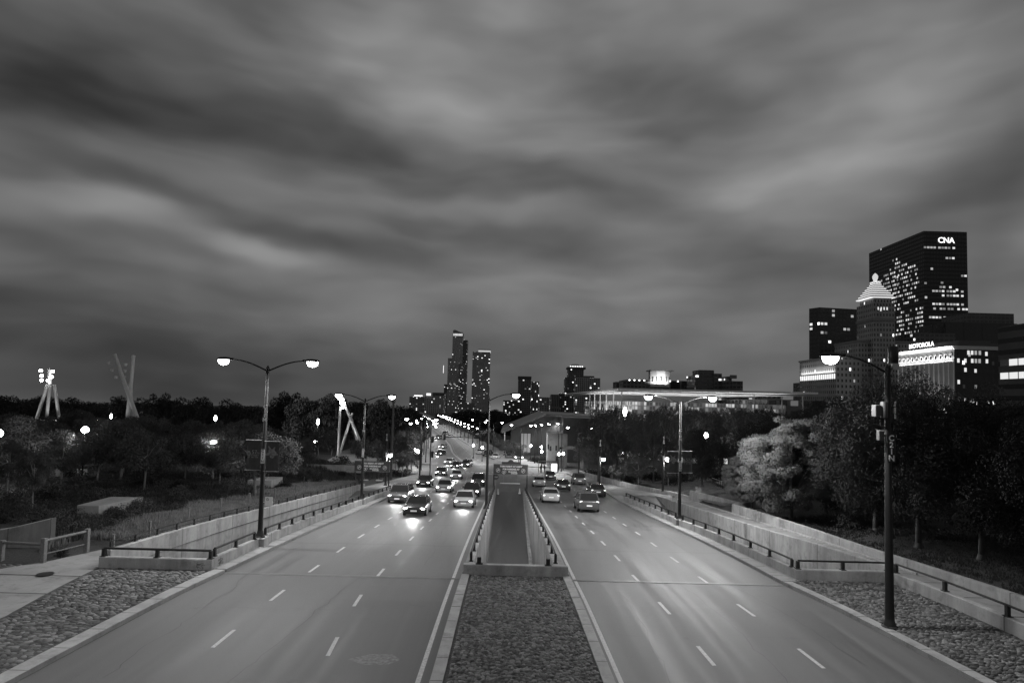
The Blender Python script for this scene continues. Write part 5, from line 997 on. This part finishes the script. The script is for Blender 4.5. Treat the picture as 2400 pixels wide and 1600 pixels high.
# dark planting between: shrubs on the bank, each its own plant
def shrub_mesh(seed, leaf='leaf'):
    rnd = random.Random(seed); cl = [(rnd.uniform(-.3, .3), rnd.uniform(-.3, .3), rnd.uniform(.15, .6), rnd.uniform(.16, .3)) for _ in range(11)]; m = MB(); leafcloud(m, cl, 1500, .045, rnd, .85, .3); return m.mesh('foliage', MT[leaf])
SH = [shrub_mesh(40+i, 'leafd' if i % 2 else 'leaf') for i in range(4)]
bank = [(-29.2, 39.2, 1.3), (-27.3, 41.2, 1.1), (-26.8, 43.3, 1.2), (-24.5, 38, 1.5), (-26, 42.5, 1.7), (-25.2, 46, 1.9), (-28, 36, 1.6), (-32, 38, 1.8), (-34, 42, 1.9), (-31.5, 47, 2.0), (-36, 47, 2.2), (-27.5, 50, 2.1), (-24.8, 52, 1.7), (-30, 55, 2.2), (-26.5, 58, 2.2), (-34, 56, 2.4), (-38, 52, 2.4), (-23.3, 62, 1.9), (-27, 66, 2.4), (-31, 66, 2.4), (-36, 62, 2.6), (-42, 58, 2.6), (-22.5, 70, 1.8), (-25.5, 76, 2.4), (-30, 78, 2.6), (-35, 76, 2.8), (-41, 70, 3.0), (-46, 66, 3), (-22.5, 82, 1.9), (-22, 90, 2.2), (-26, 90, 2.8), (-31, 92, 3), (-37, 88, 3.2), (-44, 84, 3.4), (-20.5, 98, 2.4), (-20.2, 106, 2.8), (-19.6, 111, 3.0), (-24, 100, 3.4), (-29, 104, 3.6), (-36, 102, 3.8), (-23, 34.5, 1.1), (-26.5, 33.8, 1.2), (-29.5, 33.6, 1.3), (-42, 46, 2.2), (-48, 56, 2.8), (-52, 70, 3.2), (-22.3, 30.2, .7), (-22.9, 30.8, .8)]
def zone(x, y):
    if y < 34.6: return 'beside the path and wooden fence'
    if x < -26.4 and y < 45: return 'round the flat concrete box'
    if x > -26.4 and y < 55: return 'just behind the stakes on the left bank'
    if y < 60: return 'on the dark middle of the left bank'
    if y < 80 and x > -32: return 'along the bank crest behind the banners'
    if y < 80: return 'under the young trees at far left'
    return 'in the planting behind the left parking sign' if x > -28 else 'in the dark park behind the bank crest'
bank.sort(key=lambda q: (zone(q[0], q[1]), q[0]/q[1])); zc_ = {}
for i, (x, y, s_) in enumerate(bank):
    zn = zone(x, y); zc_[zn] = zc_.get(zn, -1)+1
    s_ = s_*.8; r = empty('shrub', (x, y, T(x, y)-.15), '%s leafy shrub from the left %s' % (ordl(zc_[zn]), zn), 'shrub', 'shrubs scattered on the left bank', rz=i*1.7); r.scale = (s_*1.25, s_*1.25, s_)
    o = bpy.data.objects.new('foliage', SH[i % 4]); COL.objects.link(o); o.parent = r
rs = sorted([(22.5, 66, 1.0), (24, 88, 2.2), (27, 92, 2.6), (20, 97, 2.0), (31, 88, 2.8), (34, 84, 2.8), (17.2, 108, 2.2), (16.4, 118, 2.4), (19, 122, 3.0), (22, 116, 3), (26, 108, 3.4), (33, 66, 2.4), (30, 55, 1.8), (25, 44, 1.5), (8.5, 158, 2.6), (6.5, 163, 2.4), (10.5, 164, 2.8), (29, 30, 1.8), (31, 26, 2)], key=lambda q: q[0]/q[1])
for i, (x, y, s_) in enumerate(rs):
    r = empty('shrub', (x, y, T(x, y)-.15), '%s dark shrub from the left under the right hand trees' % ordl(i), 'shrub', 'dark shrubs under the right hand trees', rz=i*2.1); r.scale = (s_*1.3, s_*1.3, s_)
    o = bpy.data.objects.new('foliage', SH[1+2*(i % 2)]); COL.objects.link(o); o.parent = r
# grass: bank at left, lawn at right
def grass(name, n, fx, fy, hgt, seed, ok=lambda x, y: True, mat='grassb'):
    rnd = random.Random(seed); m = MB(); c = 0
    while c < n:
        x, y = rnd.uniform(*fx), rnd.uniform(*fy)
        if not ok(x, y): continue
        c += 1; z = T(x, y)-.1; k = noise.noise(Vector((x*.35, y*.35, 2)))*.5+.75
        for _ in range(4):
            a = rnd.uniform(0, 6.28); hh = hgt*k*rnd.uniform(.6, 1.3); w = .022*(1+y/45); dx, dy = math.cos(a)*w, math.sin(a)*w; ox, oy = rnd.uniform(-.12, .12), rnd.uniform(-.12, .12); lx, ly = rnd.uniform(-.3, .3)*hh, rnd.uniform(-.3, .3)*hh
            b = len(m.v); m.v += [(x+ox-dx, y+oy-dy, z), (x+ox+dx, y+oy+dy, z), (x+ox+lx, y+oy+ly, z+hh)]; m.f.append((b, b+1, b+2)); m.uv.append(None); m.mi.append(0)
    me = m.mesh(name, MT[mat]); o = bpy.data.objects.new(name, me); COL.objects.link(o); tag(o, kind='stuff'); return o
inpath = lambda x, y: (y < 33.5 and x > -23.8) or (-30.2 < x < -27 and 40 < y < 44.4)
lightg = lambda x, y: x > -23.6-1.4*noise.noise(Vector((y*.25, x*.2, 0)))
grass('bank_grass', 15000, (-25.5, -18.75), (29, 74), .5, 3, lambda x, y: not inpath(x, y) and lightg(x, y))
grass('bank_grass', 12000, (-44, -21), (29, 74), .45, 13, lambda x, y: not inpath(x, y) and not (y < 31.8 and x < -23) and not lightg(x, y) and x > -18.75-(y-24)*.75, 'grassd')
grass('bank_grass', 5000, (-50, -19), (74, 110), .7, 4, mat='grassd')
grass('lawn_grass', 9000, (21.3, 27), (58, 72), .14, 5, lambda x, y: x < interp([(58, 24), (60, 26), (84, 28.5)], y)-.2 and y > 60)
grass('lawn_grass', 9000, (17, 34), (74, 100), .2, 6, lambda x, y: x > interp([(73, 20.6), (84, 18.1), (96, 16.6)], y) and not (interp([(60, 26.2), (84, 28.6)], y) < x < interp([(60, 29.8), (84, 32.6)], y)))
grass('lawn_grass', 9000, (21.3, 34), (14, 56), .2, 7, mat='grassd')
m = MB(); random.seed(9)
for i in range(34):
    t = i/33; x, y = 21.3+4.6*t, 66+16*t; s_ = random.uniform(.12, .3); m.ell((x+random.uniform(-.3, .3), y, T(x, y)+.02), s_, s_, s_*.6, 7, 4)
o = m.build('boulder_edging', MT['kerb'], smooth=True); tag(o, kind='stuff')
# low walls and lit paths seen between the park trees
for (x0, x1, y, z, l_) in ((-34, -27, 76, -1.3, 'low pale kerb wall across the left park behind the banners'), (-30, -21.5, 88, -2.4, 'low pale kerb wall above the left parking sign'), (-52, -44, 62, -.5, 'low pale ledge among the far left trees')):
    m = MB(); m.box(x0, x1, y, y+.4, z-.8, z+.25); o = m.build('low_wall', MT['walk']); tag(o, l_, 'wall')
m = MB(); m.box(-126, -112, 150, 150.4, .05, .22); o = m.build('lit_railing', lit('railing_light', 1.6)); tag(o, 'thin bright horizontal light strip behind the three legged mast', 'light strip')
# ================================================================== BUILDINGS
FM = {}
def bld(name, label, boxes, mat, cat='building', extra=None):
    """boxes: (poly or (x0,x1,y0,y1), z0, z1[, part name, material])"""
    root = None
    for i, bx in enumerate(boxes):
        p = bx[0]; poly = [(p[0], p[2]), (p[1], p[2]), (p[1], p[3]), (p[0], p[3])] if not isinstance(p[0], (tuple, list)) else p
        nm = bx[3] if len(bx) > 3 else 'wall'; mt = bx[4] if len(bx) > 4 else mat
        if root is None: cx, cy = poly[0]; root = empty(name, (cx, cy, bx[1]), label, cat); z00 = bx[1]
        m = MB(); m.fbox([(x-cx, y-cy) for x, y in poly], bx[1]-z00, bx[2]-z00); m.build(nm, mt, root, recalc=False)
    return root
apt = lambda n, w, p, s_, e=1.6, cw=3.2, ch=3.2, g=.03: facade(n, w, g, cw, ch, (.15, .85), (.3, .82), p, e, s_)
f1 = facade('facade_tower_a', .34, .20, 3.4, 3.3, (.2, .8), (.3, .85), .06, 2.6, 1); f2 = facade('facade_tower_b', .30, .17, 4.2, 3.5, (.1, .9), (.35, .85), .07, 2.6, 2); f3 = facade('facade_low_a', .3, .14, 4.5, 3.6, (.3, .75), (.2, .9), .08, 2.4, 3)
f4 = facade('facade_block', .2, .06, 3.6, 3.2, (.2, .8), (.3, .8), .10, 2.4, 4); f5 = facade('facade_dark', .09, .04, 3.6, 3.4, (.15, .85), (.3, .8), .035, 2.2, 5)
t1 = bld('skyscraper', 'tallest far tower with stepped sides and a lit crown beyond the avenue', [((-183, -151, 1800, 1840), -60, 200, 'wall', f1), ((-196, -183.01, 1805, 1840), -60, 132, 'setback', f1), ((-150.99, -138, 1802, 1840), -60, 188, 'setback', f5), ((-160, -136, 1790, 1799.9), -60, 116, 'setback', f4), ((-206, -196.01, 1810, 1840), -60, 52, 'setback', f5)], f1)
m = MB(); m.prismy([(.5, 260), (31.5, 260), (31.5, 268), (20, 273), (6, 279), (.5, 277)], 2, 30); 
for k in range(8): m.box(.8+4.1*k, 1.8+4.1*k, -.2, 2, 260, 273)
m.build('crown_frame', plain('crown_steel', .2, .5), t1); m = MB(); m.box(2, 30, 0, 1.8, 260.5, 267); m.build('crown_light', lit('crown_light', .75), t1)
m = MB(); m.box(-26, -24.5, 0, 1.5, 146, 169); m.build('light_column', lit('column_light', 1.2), t1)
bld('skyscraper', 'second far tower, a plain slab right of the tallest one with a lit roof line', [((-114, -64, 1700, 1740), -60, 145, 'wall', f2), ((-98, -63.5, 1702, 1738), 145, 150, 'roof_band', lit('roofline', .5)), ((-98, -63.5, 1701, 1739), 150, 152.5, 'roof', f5)], f2)
bld('apartment_block', 'broad far apartment block with dark parapet left of the tallest tower', [((-188, -147, 1290, 1330), -45, 14, 'wall', f3), ((-172, -145, 1291, 1330), 14, 21, 'parapet', f5)], f3)
bld('apartment_block', 'far block with bright roof sign lights at the left end of the southern skyline', [((-222, -188.2, 1295, 1330), -45, 11, 'wall', f4), ((-212, -194, 1296, 1298), 12, 14.5, 'roof_lights', lit('rooflights', 1.5)), ((-184, -175, 1288, 1289.5), 14.5, 19, 'roof_lights', bpy.data.materials['rooflights'])], f4)
bld('apartment_block', 'low lit block filling the gap between the two far towers', [((-125, -90, 1500, 1530), -55, -1)], f4)
bld('office_block', 'square topped far block right of the single arm lamp head', [((10, 29.5, 900, 925), -30, 41, 'wall', facade('facade_c', .12, .04, 3.2, 3.2, (.15, .85), (.3, .8), .10, 2.6, 8)), ((9.6, 29.9, 899.5, 925), 41, 45, 'roof', plain('roof_dark', .05))], f5)
bld('apartment_block', 'slim striped far block with many lit windows beside the square topped one', [((30.2, 42, 905, 925), -30, 37.5, 'wall', facade('facade_d', .2, .05, 2.6, 3.0, (.25, .75), (.1, .9), .16, 2.8, 9))], f5)
bld('apartment_block', 'low lit apartment block behind the glare of the single arm lamp', [((-12, 10, 890, 905), -30, 8, 'wall', facade('facade_e', .06, .02, 2.8, 3.0, (.2, .8), (.3, .8), .2, 2.6, 10))], f5)
bld('apartment_block', 'low far block right of the slim striped one', [((42.6, 58, 895, 915), -30, 14, 'wall', f4)], f4)
bld('office_block', 'vertical ribbed low far block near the dome tower', [((54, 66, 800, 830), -30, 17.5, 'wall', facade('facade_f', .12, .03, 2.4, 30, (.35, .75), (.05, .95), .0, 0, 11))], f4)
bld('apartment_block', 'dark low far block with lit windows touching the dome tower', [((66.3, 77, 798, 830), -30, 20, 'wall', facade('facade_g', .05, .02, 2.6, 3, (.2, .8), (.3, .8), .14, 2.6, 12))], f4)
dt = bld('skyscraper', 'dark tower with a softly lit domed roof in the middle distance', [((86, 109, 900, 925), -12, 58, 'wall', facade('facade_h', .10, .03, 2.8, 3.2, (.2, .8), (.3, .8), .04, 2.6, 13)), ((81.5, 85.99, 901, 925), -12, 45, 'setback', bpy.data.materials['facade_h']), ((84.5, 112, 898.5, 926), 58, 61, 'ledge', plain('ledge', .08))], f4)
m = MB(); m.lathe2([(1, 0), (.95, .35), (.75, .75), (.45, 1), (.02, 1.02)], (11.5, 12, 72), 9.5, 9.5, 6, 16); m.build('dome', plain('dome_metal', .3, .5), dt, smooth=True)
m = MB(); [m.box(a, a+1.4, -1.6, -1.2, 73.2, 74.6) for a in (2, 4.6, 7.2, 9.8, 12.4, 15, 17.6, 20.2)]; m.build('dome_lights', lit('domelights', 2), dt)
bld('apartment_block', 'pale grid fronted apartment block right of the dome tower', [((91.5, 127, 850, 870), -30, 43, 'wall', facade('facade_i', .28, .04, 2.9, 3.0, (.2, .85), (.3, .85), .09, 2.8, 14)), ((104, 119, 855, 868), 43, 46, 'plant_room', plain('plant', .1))], f4)
bld('office_block', 'low stone block behind the left part of the lit canopy', [((123, 142, 700, 720), -30, 33, 'wall', facade('facade_j', .09, .03, 6, 9, (.3, .7), (.2, .8), .02, 2, 15))], f4)
lb = bld('office_block', 'long dark museum like block with roof lights and pale piers behind the canopy', [((116, 186, 600, 640), -12, 32, 'wall', facade('facade_k', .10, .012, 11, 60, (.08, .95), (.0, .9), 0, 0, 16)), ((105, 142, 560, 580), -12, 29, 'wing', f5)], f4)
m = MB(); [m.ell((a, -1, 43.5+.0), .8, .8, .7, 8, 5) for a in (3, 8, 13, 18, 26, 31, 37, 44, 52)]; m.build('roof_light', lit('small_light', 4), lb)
dr = bld('pavilion_tower', 'floodlit octagonal drum on a roof above the left lamp of C10N', [([(131, 560), (136, 556), (144, 556), (149, 560), (149, 568), (144, 572), (136, 572), (131, 568)], 24, 39, 'wall', facade('facade_l', .45, .08, 4.4, 11, (.3, .7), (.45, .9), 0, 0, 17)), ((129.8, 152, 555, 573), 39, 40, 'cornice', plain('cornice', .15))], f4)
for x in (133, 139, 145): light('SPOT', (x, 551.5, 26.5), 9000, None, (rad(145), 0, 0), .3, rad(120))
bld('office_block', 'dark stepped office tower right of the floodlit drum', [((161, 182, 520, 545), -12, 34, 'wall', facade('facade_m', .08, .03, 3.2, 3.6, (.1, .9), (.35, .85), .07, 5, 18)), ((165.5, 178.5, 523, 543), 34, 39, 'setback', f5), ((177, 184, 519, 540), -12, 36, 'wing', f5)], f5)
bld('office_block', 'low block with a few lit windows between two dark towers', [((182.3, 193, 525, 545), -12, 26, 'wall', f3)], f3)
bld('office_block', 'dark block with a rooftop sign frame left of the gap of sky', [((186, 195, 500, 520), -12, 29, 'wall', f5), ((184, 186, 501, 520), -12, 33, 'stair_tower', f5), ((184, 189.5, 499, 500), 31, 34, 'sign_frame', plain('signframe', .12))], f5)
bld('office_block', 'low flat roof at the right end of the middle skyline', [((176, 188, 450, 470), -12, 17, 'wall', f5), ((188, 203, 445, 470), -12, 19.5, 'wing', f4)], f5)
# museum wing with floating canopy
mw = bld('museum_wing', 'long glass museum wing glowing under a floating canopy roof behind the trees', [((37, 84, 182, 300), -9.5, 8.7, 'glass_wall', facade('facade_glass', .18, .12, .9, 1.3, (.1, .9), (.1, .9), .6, .65, 20)), ((50, 104, 176, 181.9), -9.5, 4.6, 'entrance_block', facade('facade_glass2', .22, .12, 1.3, 2.2, (.06, .94), (.1, .9), .22, .9, 21)), ((84.01, 140, 195, 235), -9.5, 10.5, 'west_wing', bpy.data.materials['facade_dark'])], f4)
cm = Mat('canopy_metal'); wv = cm.n('ShaderNodeTexWave', wave_type='BANDS', bands_direction='X'); cc_ = cm.n('ShaderNodeTexCoord'); cm.l(cc_.outputs['Object'], wv.inputs[0]); wv.inputs['Scale'].default_value = .9; cm.grey(cm.rng(wv.outputs['Fac'], 0, 1, .35, .7)); cm.b.inputs['Roughness'].default_value = .5
m = MB(); n = 8; x0, x1, y0, y1 = 30, 87, 168, 330; 
def cz(t): return 12.0-.9*t
m.hexa([(x0, y0, 11.65), (x1, y0, 11.9), (x1, y1, 12.4), (x0, y1, 12.0), (x0+.3, y0+.3, 12.25), (x1, y0+.3, 12.45), (x1, y1, 12.9), (x0+.3, y1, 12.5)]); cpy = m.build('canopy', cm.m, mw); cpy.location = (-37, -182, 9.5)
m = MB()
for i in range(38): y = y0+2+i*4.2; m.box(x0+.5, x1-.5, y, y+.25, 11.35, 11.64)
m.build('canopy_louvres', MT['wallight'], mw).location = (-37, -182, 9.5)
for i, (x, y) in enumerate([(x0+2, y) for y in (172, 186, 200, 214, 228, 242)]+[(x, y0+3) for x in (70, 78, 84)]):
    m = MB(); m.tube([(x-37, y-182, 0), (x-37, y-182, 20.9)], [.28, .18], 8); m.build('column', MT['wallight'], mw)
m = MB(); m.box(2, 47, 60, 110, 18.2, 21.4); m.build('clerestory', facade('facade_clere', .5, .3, 2.2, 6, (.06, .94), (.0, 1), .5, .5, 41), mw)
for y in (176, 190, 206, 224): light('AREA', (58, y, 9.0), 3200, None, (rad(180), 0, 0), 46, sy=3)
light('AREA', (34, 205, 5.5), 3500, None, (rad(180), 0, 0), 5, sy=60)
# theatre like building with the sloping roof, right of the avenue
rb = empty('school_building', (0, 186, -9.2), 'low dark building with a long sloping pale roof edge right of the avenue', 'building')
sm_ = plain('dark_glass_wall', .035, .35); rm = plain('roof_metal', .14, .5)
m = MB(); m.prismy([(0, 0), (27, 0), (27, 12.4), (11, 12.9), (0.3, 8.0)], 0, 50); m.build('wall', sm_, rb)
m = MB(); m.prismy([(-3.0, 7.3), (-2.6, 7.0), (11.2, 12.9), (11, 13.3)], -2, 50); m.build('roof', rm, rb)
m = MB(); m.prismy([(10.8, 12.5), (27.5, 12.1), (27.5, 12.9), (10.8, 13.3)], -.6, 50); m.build('parapet', rm, rb)
m = MB(); m.box(3.2, 6.4, -.15, -.02, 1.2, 7.0); m.build('lit_entrance', lit('dim_entry', .12, .3), rb)
for x in (3.1, 4.1, 5.2, 6.3, 8.5): m = MB(); m.box(x, x+.18, -.35, -.15, .5, 7.4); m.build('mullion', MT['black'], rb)
m = MB(); m.box(-1.9, -1.6, -1.6, -1.3, 0, 7.6); m.build('eave_post', MT['wallight'], rb)
pb = bld('pavilion', 'tall pale concrete slab wall behind the signal poles at right centre', [((9.4, 14.4, 150, 154), -9, -.2, 'wall', MT['walk']), ((14.6, 30, 165, 175), -9, 3.6, 'rear_wall', sm_)], MT['walk'])
m = MB(); m.box(3.0, 3.9, -.06, -.01, 4.2, 5.6); m.build('window', MT['glass'], pb)
ar = empty('stone_arch', (14.9, 147, -8.4), 'round headed carved stone arch standing on the corner behind the bare limbed tree', 'arch')
m = MB(); n = 16; ro, ri = 3.3, 2.55; P = [(ro*math.cos(math.pi*i/n), 2.2+ro*math.sin(math.pi*i/n)) for i in range(n+1)]; Q = [(ri*math.cos(math.pi*i/n), 2.2+ri*math.sin(math.pi*i/n)) for i in range(n+1)]
P = [(ro, 0)]+P+[(-ro, 0)]; Q = [(ri, 0)]+Q+[(-ri, 0)]
for i in range(len(P)-1): m.prismy([P[i], P[i+1], Q[i+1], Q[i]], 0, 1.2)
m.build('arch_ring', MT['walk'], ar)
# ---- western skyline at right
def winset(root, faces, mat, limit=100):
    """faces: quads; each lit window its own part, past the limit one shared part"""
    ms_ = [mat, mat, MT['win2'], MT['win3']]
    for i_, q in enumerate(faces[:limit]): m = MB(); b = m.pts(q); m.face(range(b, b+4)); m.build('lit_window', ms_[i_ % 4], root, recalc=False)
    if len(faces) > limit:
        m = MB()
        for i_, q in enumerate(faces[limit:]): b = m.pts(q); m.cur = i_ % 3; m.face(range(b, b+4))
        tag(m.build('lit_window', [mat, MT['win2'], MT['win3']], root, recalc=False), kind='stuff')
cx, cy, W1, D1 = 396.0, 567.0, 42.0, 88.0
cna = bld('office_tower', 'tall black slab tower at right with lit window rows and a glowing roof sign', [((cx, cx+W1, cy, cy+D1), -9, 182, 'wall', facade('facade_cna', .012, .02, 3.0, 4.0, (.12, .88), (.25, .8), .02, 1.0, 31))], f5)
rnd = random.Random(8); E_, N_ = [], []
rowsE = {0: (.47, .55), 1: (.52, .6), 2: (.40, .75), 3: (.3, .86), 4: (.15, .9), 5: (.2, .88), 6: (.08, .9), 7: (.1, .92), 8: (.05, .9), 9: (.05, .8), 10: (.04, .85), 11: (.06, .9), 12: (.1, .6), 13: (.35, .98), 14: (.3, .97), 15: (.2, .97), 16: (.15, .98), 17: (.1, .97), 18: (.05, .95), 19: (.03, .9), 20: (.03, .75), 22: (.0, .3), 24: (.3, .7), 25: (.1, .75), 26: (.05, .8)}
for r_, (a, b) in rowsE.items():
    z = 163-r_*4.35; k = 0; y = D1*(1-b)
    while y < D1*(1-a):
        if rnd.random() < (.78 if r_ > 1 else .9): E_.append([(-.06, y+1.9, z+9), (-.06, y, z+9), (-.06, y, z+10.9), (-.06, y+1.9, z+10.9)])
        y += 2.9+(2.4 if k % 4 == 3 else 0); k += 1
for (z, a, b) in ((165, 0, .72), (155, .5, .72), (138, .85, 1), (130.8, .38, .5), (126.6, .35, .68), (122.6, .18, .9), (118.4, .18, .9), (110, .18, .95), (105.5, .2, 1), (97, .1, .85), (92, .75, .95), (88, .35, .5), (130, 0, .12), (84, .1, .4), (78, .5, .8)):
    x = W1*a; k = 0
    while x < W1*b-2:
        if rnd.random() < .86: N_.append([(x, -.06, z+9), (x+2.4, -.06, z+9), (x+2.4, -.06, z+10.9), (x, -.06, z+10.9)])
        x += 3.1+(1.5 if k % 4 == 3 else 0); k += 1
al = N_+E_; rnd.shuffle(al); winset(cna, al, MT['win'], 99)
text('roof_sign_lettering', 'CNA', 7.6, MT['glow'], cna, (21.5, -.4, 182), off=.10, ext=.1, sp=.95)
# stone tower with lit stepped pyramid
fs = facade('facade_stone', .3, .03, 2.2, 3.6, (.3, .72), (.2, .72), .02, 3, 33)
st_ = bld('stone_tower', 'classical stone tower topped by a brilliantly lit stepped pyramid in front of the black slab', [((256.5, 272, 420, 440), -9, 84, 'wall', fs), ((256, 272.5, 419.5, 440.5), 71, 73, 'cornice', plain('stone_trim', .2)), ((258, 270.8, 421.5, 438.5), 84, 88, 'attic', fs), ((248, 292, 424, 455), -9, 56, 'lower_block', fs), ((247.6, 292.4, 423.6, 455.4), 56, 57.5, 'cornice', bpy.data.materials['stone_trim'])], fs)
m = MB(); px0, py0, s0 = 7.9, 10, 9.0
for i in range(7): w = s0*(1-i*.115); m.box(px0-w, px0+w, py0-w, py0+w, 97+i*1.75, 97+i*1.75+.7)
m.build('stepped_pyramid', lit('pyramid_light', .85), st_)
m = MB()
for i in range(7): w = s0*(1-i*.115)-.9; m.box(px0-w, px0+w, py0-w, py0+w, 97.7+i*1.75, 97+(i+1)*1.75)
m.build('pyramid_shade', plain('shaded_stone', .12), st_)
m = MB(); [m.ell((px0+2.0*sx_, py0+2*sy_, 109.6), .9, .9, .7, 8, 5) for sx_ in (-1, 0, 1) for sy_ in (-1, 0, 1)]; m.lathe([(1.6, 109), (1.2, 111.5), (1.7, 112.5), (1.9, 114.2), (1.2, 115.6), (.2, 116.6)], (px0, py0, 0), 10); m.build('lantern', lit('lantern_light', .55), st_, smooth=True)
for a in range(7): m = MB(); m.box(1.2+2.1*a, 1.2+2.1*a+.9, -.06, -.02, 88, 90); m.build('lit_window', MT['win'], st_) if a in (1, 2, 3, 4) else None
# dark faceted tower
bld('office_tower', 'dark faceted glass tower behind the stone tower with scattered lights', [([(242, 482), (246.5, 474), (283, 480), (296, 505), (255, 505)], -9, 89, 'wall', facade('facade_facet', .04, .03, 3.4, 3.6, (.15, .85), (.3, .85), .09, 2.5, 35))], f5)
# arcade lit building
ab = bld('stone_office', 'wide stone office block with a row of brightly lit arches, left of the stone tower', [((208, 224, 380, 428), -9, 40.5, 'wall', facade('facade_arc', .26, .04, 2.6, 3.7, (.3, .7), (.2, .7), .03, 2.5, 36)), ((207.4, 224.6, 379.4, 428.6), 40.5, 41.6, 'cornice', bpy.data.materials['stone_trim']), ((209, 223, 428.1, 440), -9, 26, 'wing', f5)], fs)
for i in range(18): m = MB(); y = 1.0+i*2.6; m.box(-.3, -.08, y, y+1.3, 36.2, 39.4); m.build('lit_arch', lit('arch_light', 1.1) if 'arch_light' not in bpy.data.materials else bpy.data.materials['arch_light'], ab)
light('AREA', (206.6, 404, 31.5), 2500, None, (0, rad(200), 0), .8, sy=44)
# cornice building with roof sign
mo = bld('stone_office', 'floodlit office block with porthole windows under a bright cornice and a glowing roof sign', [((217, 239, 290, 332), -9, 38.5, 'wall', facade('facade_rail', .03, .02, 2.9, 3.9, (.3, .7), (.3, .75), .10, 2.5, 37)), ((222, 238, 294, 330), 40.3, 43.5, 'penthouse', plain('penthouse', .05))], f5)
m = MB(); m.box(-.25, 0.0, 0, 42, 8, 47.5); m.build('east_front', facade('facade_east', .34, .03, 3.6, 3.9, (.3, .72), (.1, .8), .05, 2, 38), mo, recalc=False)
m = MB(); m.hexa([(-.2, -.3, 47.5), (22.3, -.3, 47.5), (22.3, 42.3, 47.5), (-.2, 42.3, 47.5), (-1.9, -.8, 49.2), (22.5, -.8, 49.2), (22.5, 43, 49.2), (-1.9, 43, 49.2)]); m.build('cornice', plain('white_terracotta', .6, .6), mo)
for i in range(12):
    y = 1.8+i*3.5; m = MB(); P = [(-.45, y+1.05*math.cos(k*math.pi/8), 44.3+1.25*math.sin(k*math.pi/8)) for k in range(17)]; m.tube(P, .28, 6, cap=False); pw = m.build('porthole_window', bpy.data.materials['white_terracotta'], mo)
    m = MB(); b = m.pts([(-.40, y+.8*math.cos(k*math.pi/6), 44.3+.95*math.sin(k*math.pi/6)) for k in range(12)]); m.face(range(b, b+12)); m.build('pane', MT['glass'], pw)
for i in range(13): y = .05+i*3.5; m = MB(); m.box(-.55, -.26, y-.35 if i else 0, y+.35, 14, 41.5); m.build('pier', bpy.data.materials['white_terracotta'], mo)
m = MB(); m.box(-.7, -.26, 0, 42, 41.6, 42.3); m.build('string_course', bpy.data.materials['white_terracotta'], mo)
light('AREA', (214.4, 311, 31.8), 6500, None, (0, rad(165), 0), 1.0, sy=42); light('AREA', (215.6, 311, 6), 9000, None, (0, rad(170), 0), .8, sy=42)
m = MB()
for k in range(7): m.box(.6, 1.0, 20-.1+k*2.5, 20+.1+k*2.5, 49.2, 50.8)
m.build('sign_frame', MT['black'], mo); text('roof_sign_lettering', 'MOTOROLA', 3.4, MT['glow'], mo, (.2, 24, 51.6), rot=(rad(90), 0, rad(-90)), off=.03, ext=.1)
nw = [(1.2, 42), (4.6, 42), (8.0, 42), (9.8, 42), (11.6, 42), (15.2, 42), (4.6, 37.5), (1.2, 31.5), (1.2, 23), (4.4, 22.5), (8, 22.4), (6.2, 46), (8, 46), (9.8, 46), (11.8, 46), (15, 45.6), (8.1, 18), (15, 17.5)]
for (x, z) in nw: m = MB(); m.box(x, x+1.15, -.08, -.02, z-1, z+1); m.build('lit_window', MT['win'] if (x+z) % 2 < 1.6 else MT['dimwin'], mo)
# grey banded office at the edge
ob = bld('office_block', 'grey banded office building cut by the right edge with two lit floors', [((185, 225, 196, 225), -9, 40.5, 'wall', facade('facade_edge', .09, .012, 1.3, 4.3, (-1, 2), (.0, .42), 0, 0, 39))], f5)
for (z) in (34.5, 29.6):
    for k in range(7): m = MB(); y = 28.2-k*4.1; b = m.pts([(-.06, y, z), (-.06, y-3.7, z), (-.06, y-3.7, z+2.4), (-.06, y, z+2.4)]); m.face(range(b, b+4)); m.build('lit_window', facade('office_interior', .2, .3, .6, 2.4, (.1, .95), (0, 1), .9, 1.2, 3) if 'office_interior' not in bpy.data.materials else MT['win'], ob, recalc=False)
bld('office_block', 'broad windowless dark block behind the floodlit cornice building', [((330, 385, 450, 480), -9, 76, 'wall', facade('facade_back', .022, .018, 14, 90, (.03, .97), (0, 1), 0, 0, 40)), ((300, 330, 440, 470), -9, 66, 'wing', f5)], f5)
bld('office_block', 'dark block rising behind the broad one at the foot of the black slab tower', [((385.3, 425, 500, 530), -9, 92)], f5)
bld('office_block', 'small pale rooftop block between the cornice building and the right edge', [((232, 250, 300, 320), -9, 43, 'wall', plain('smallblock', .07))], f5)
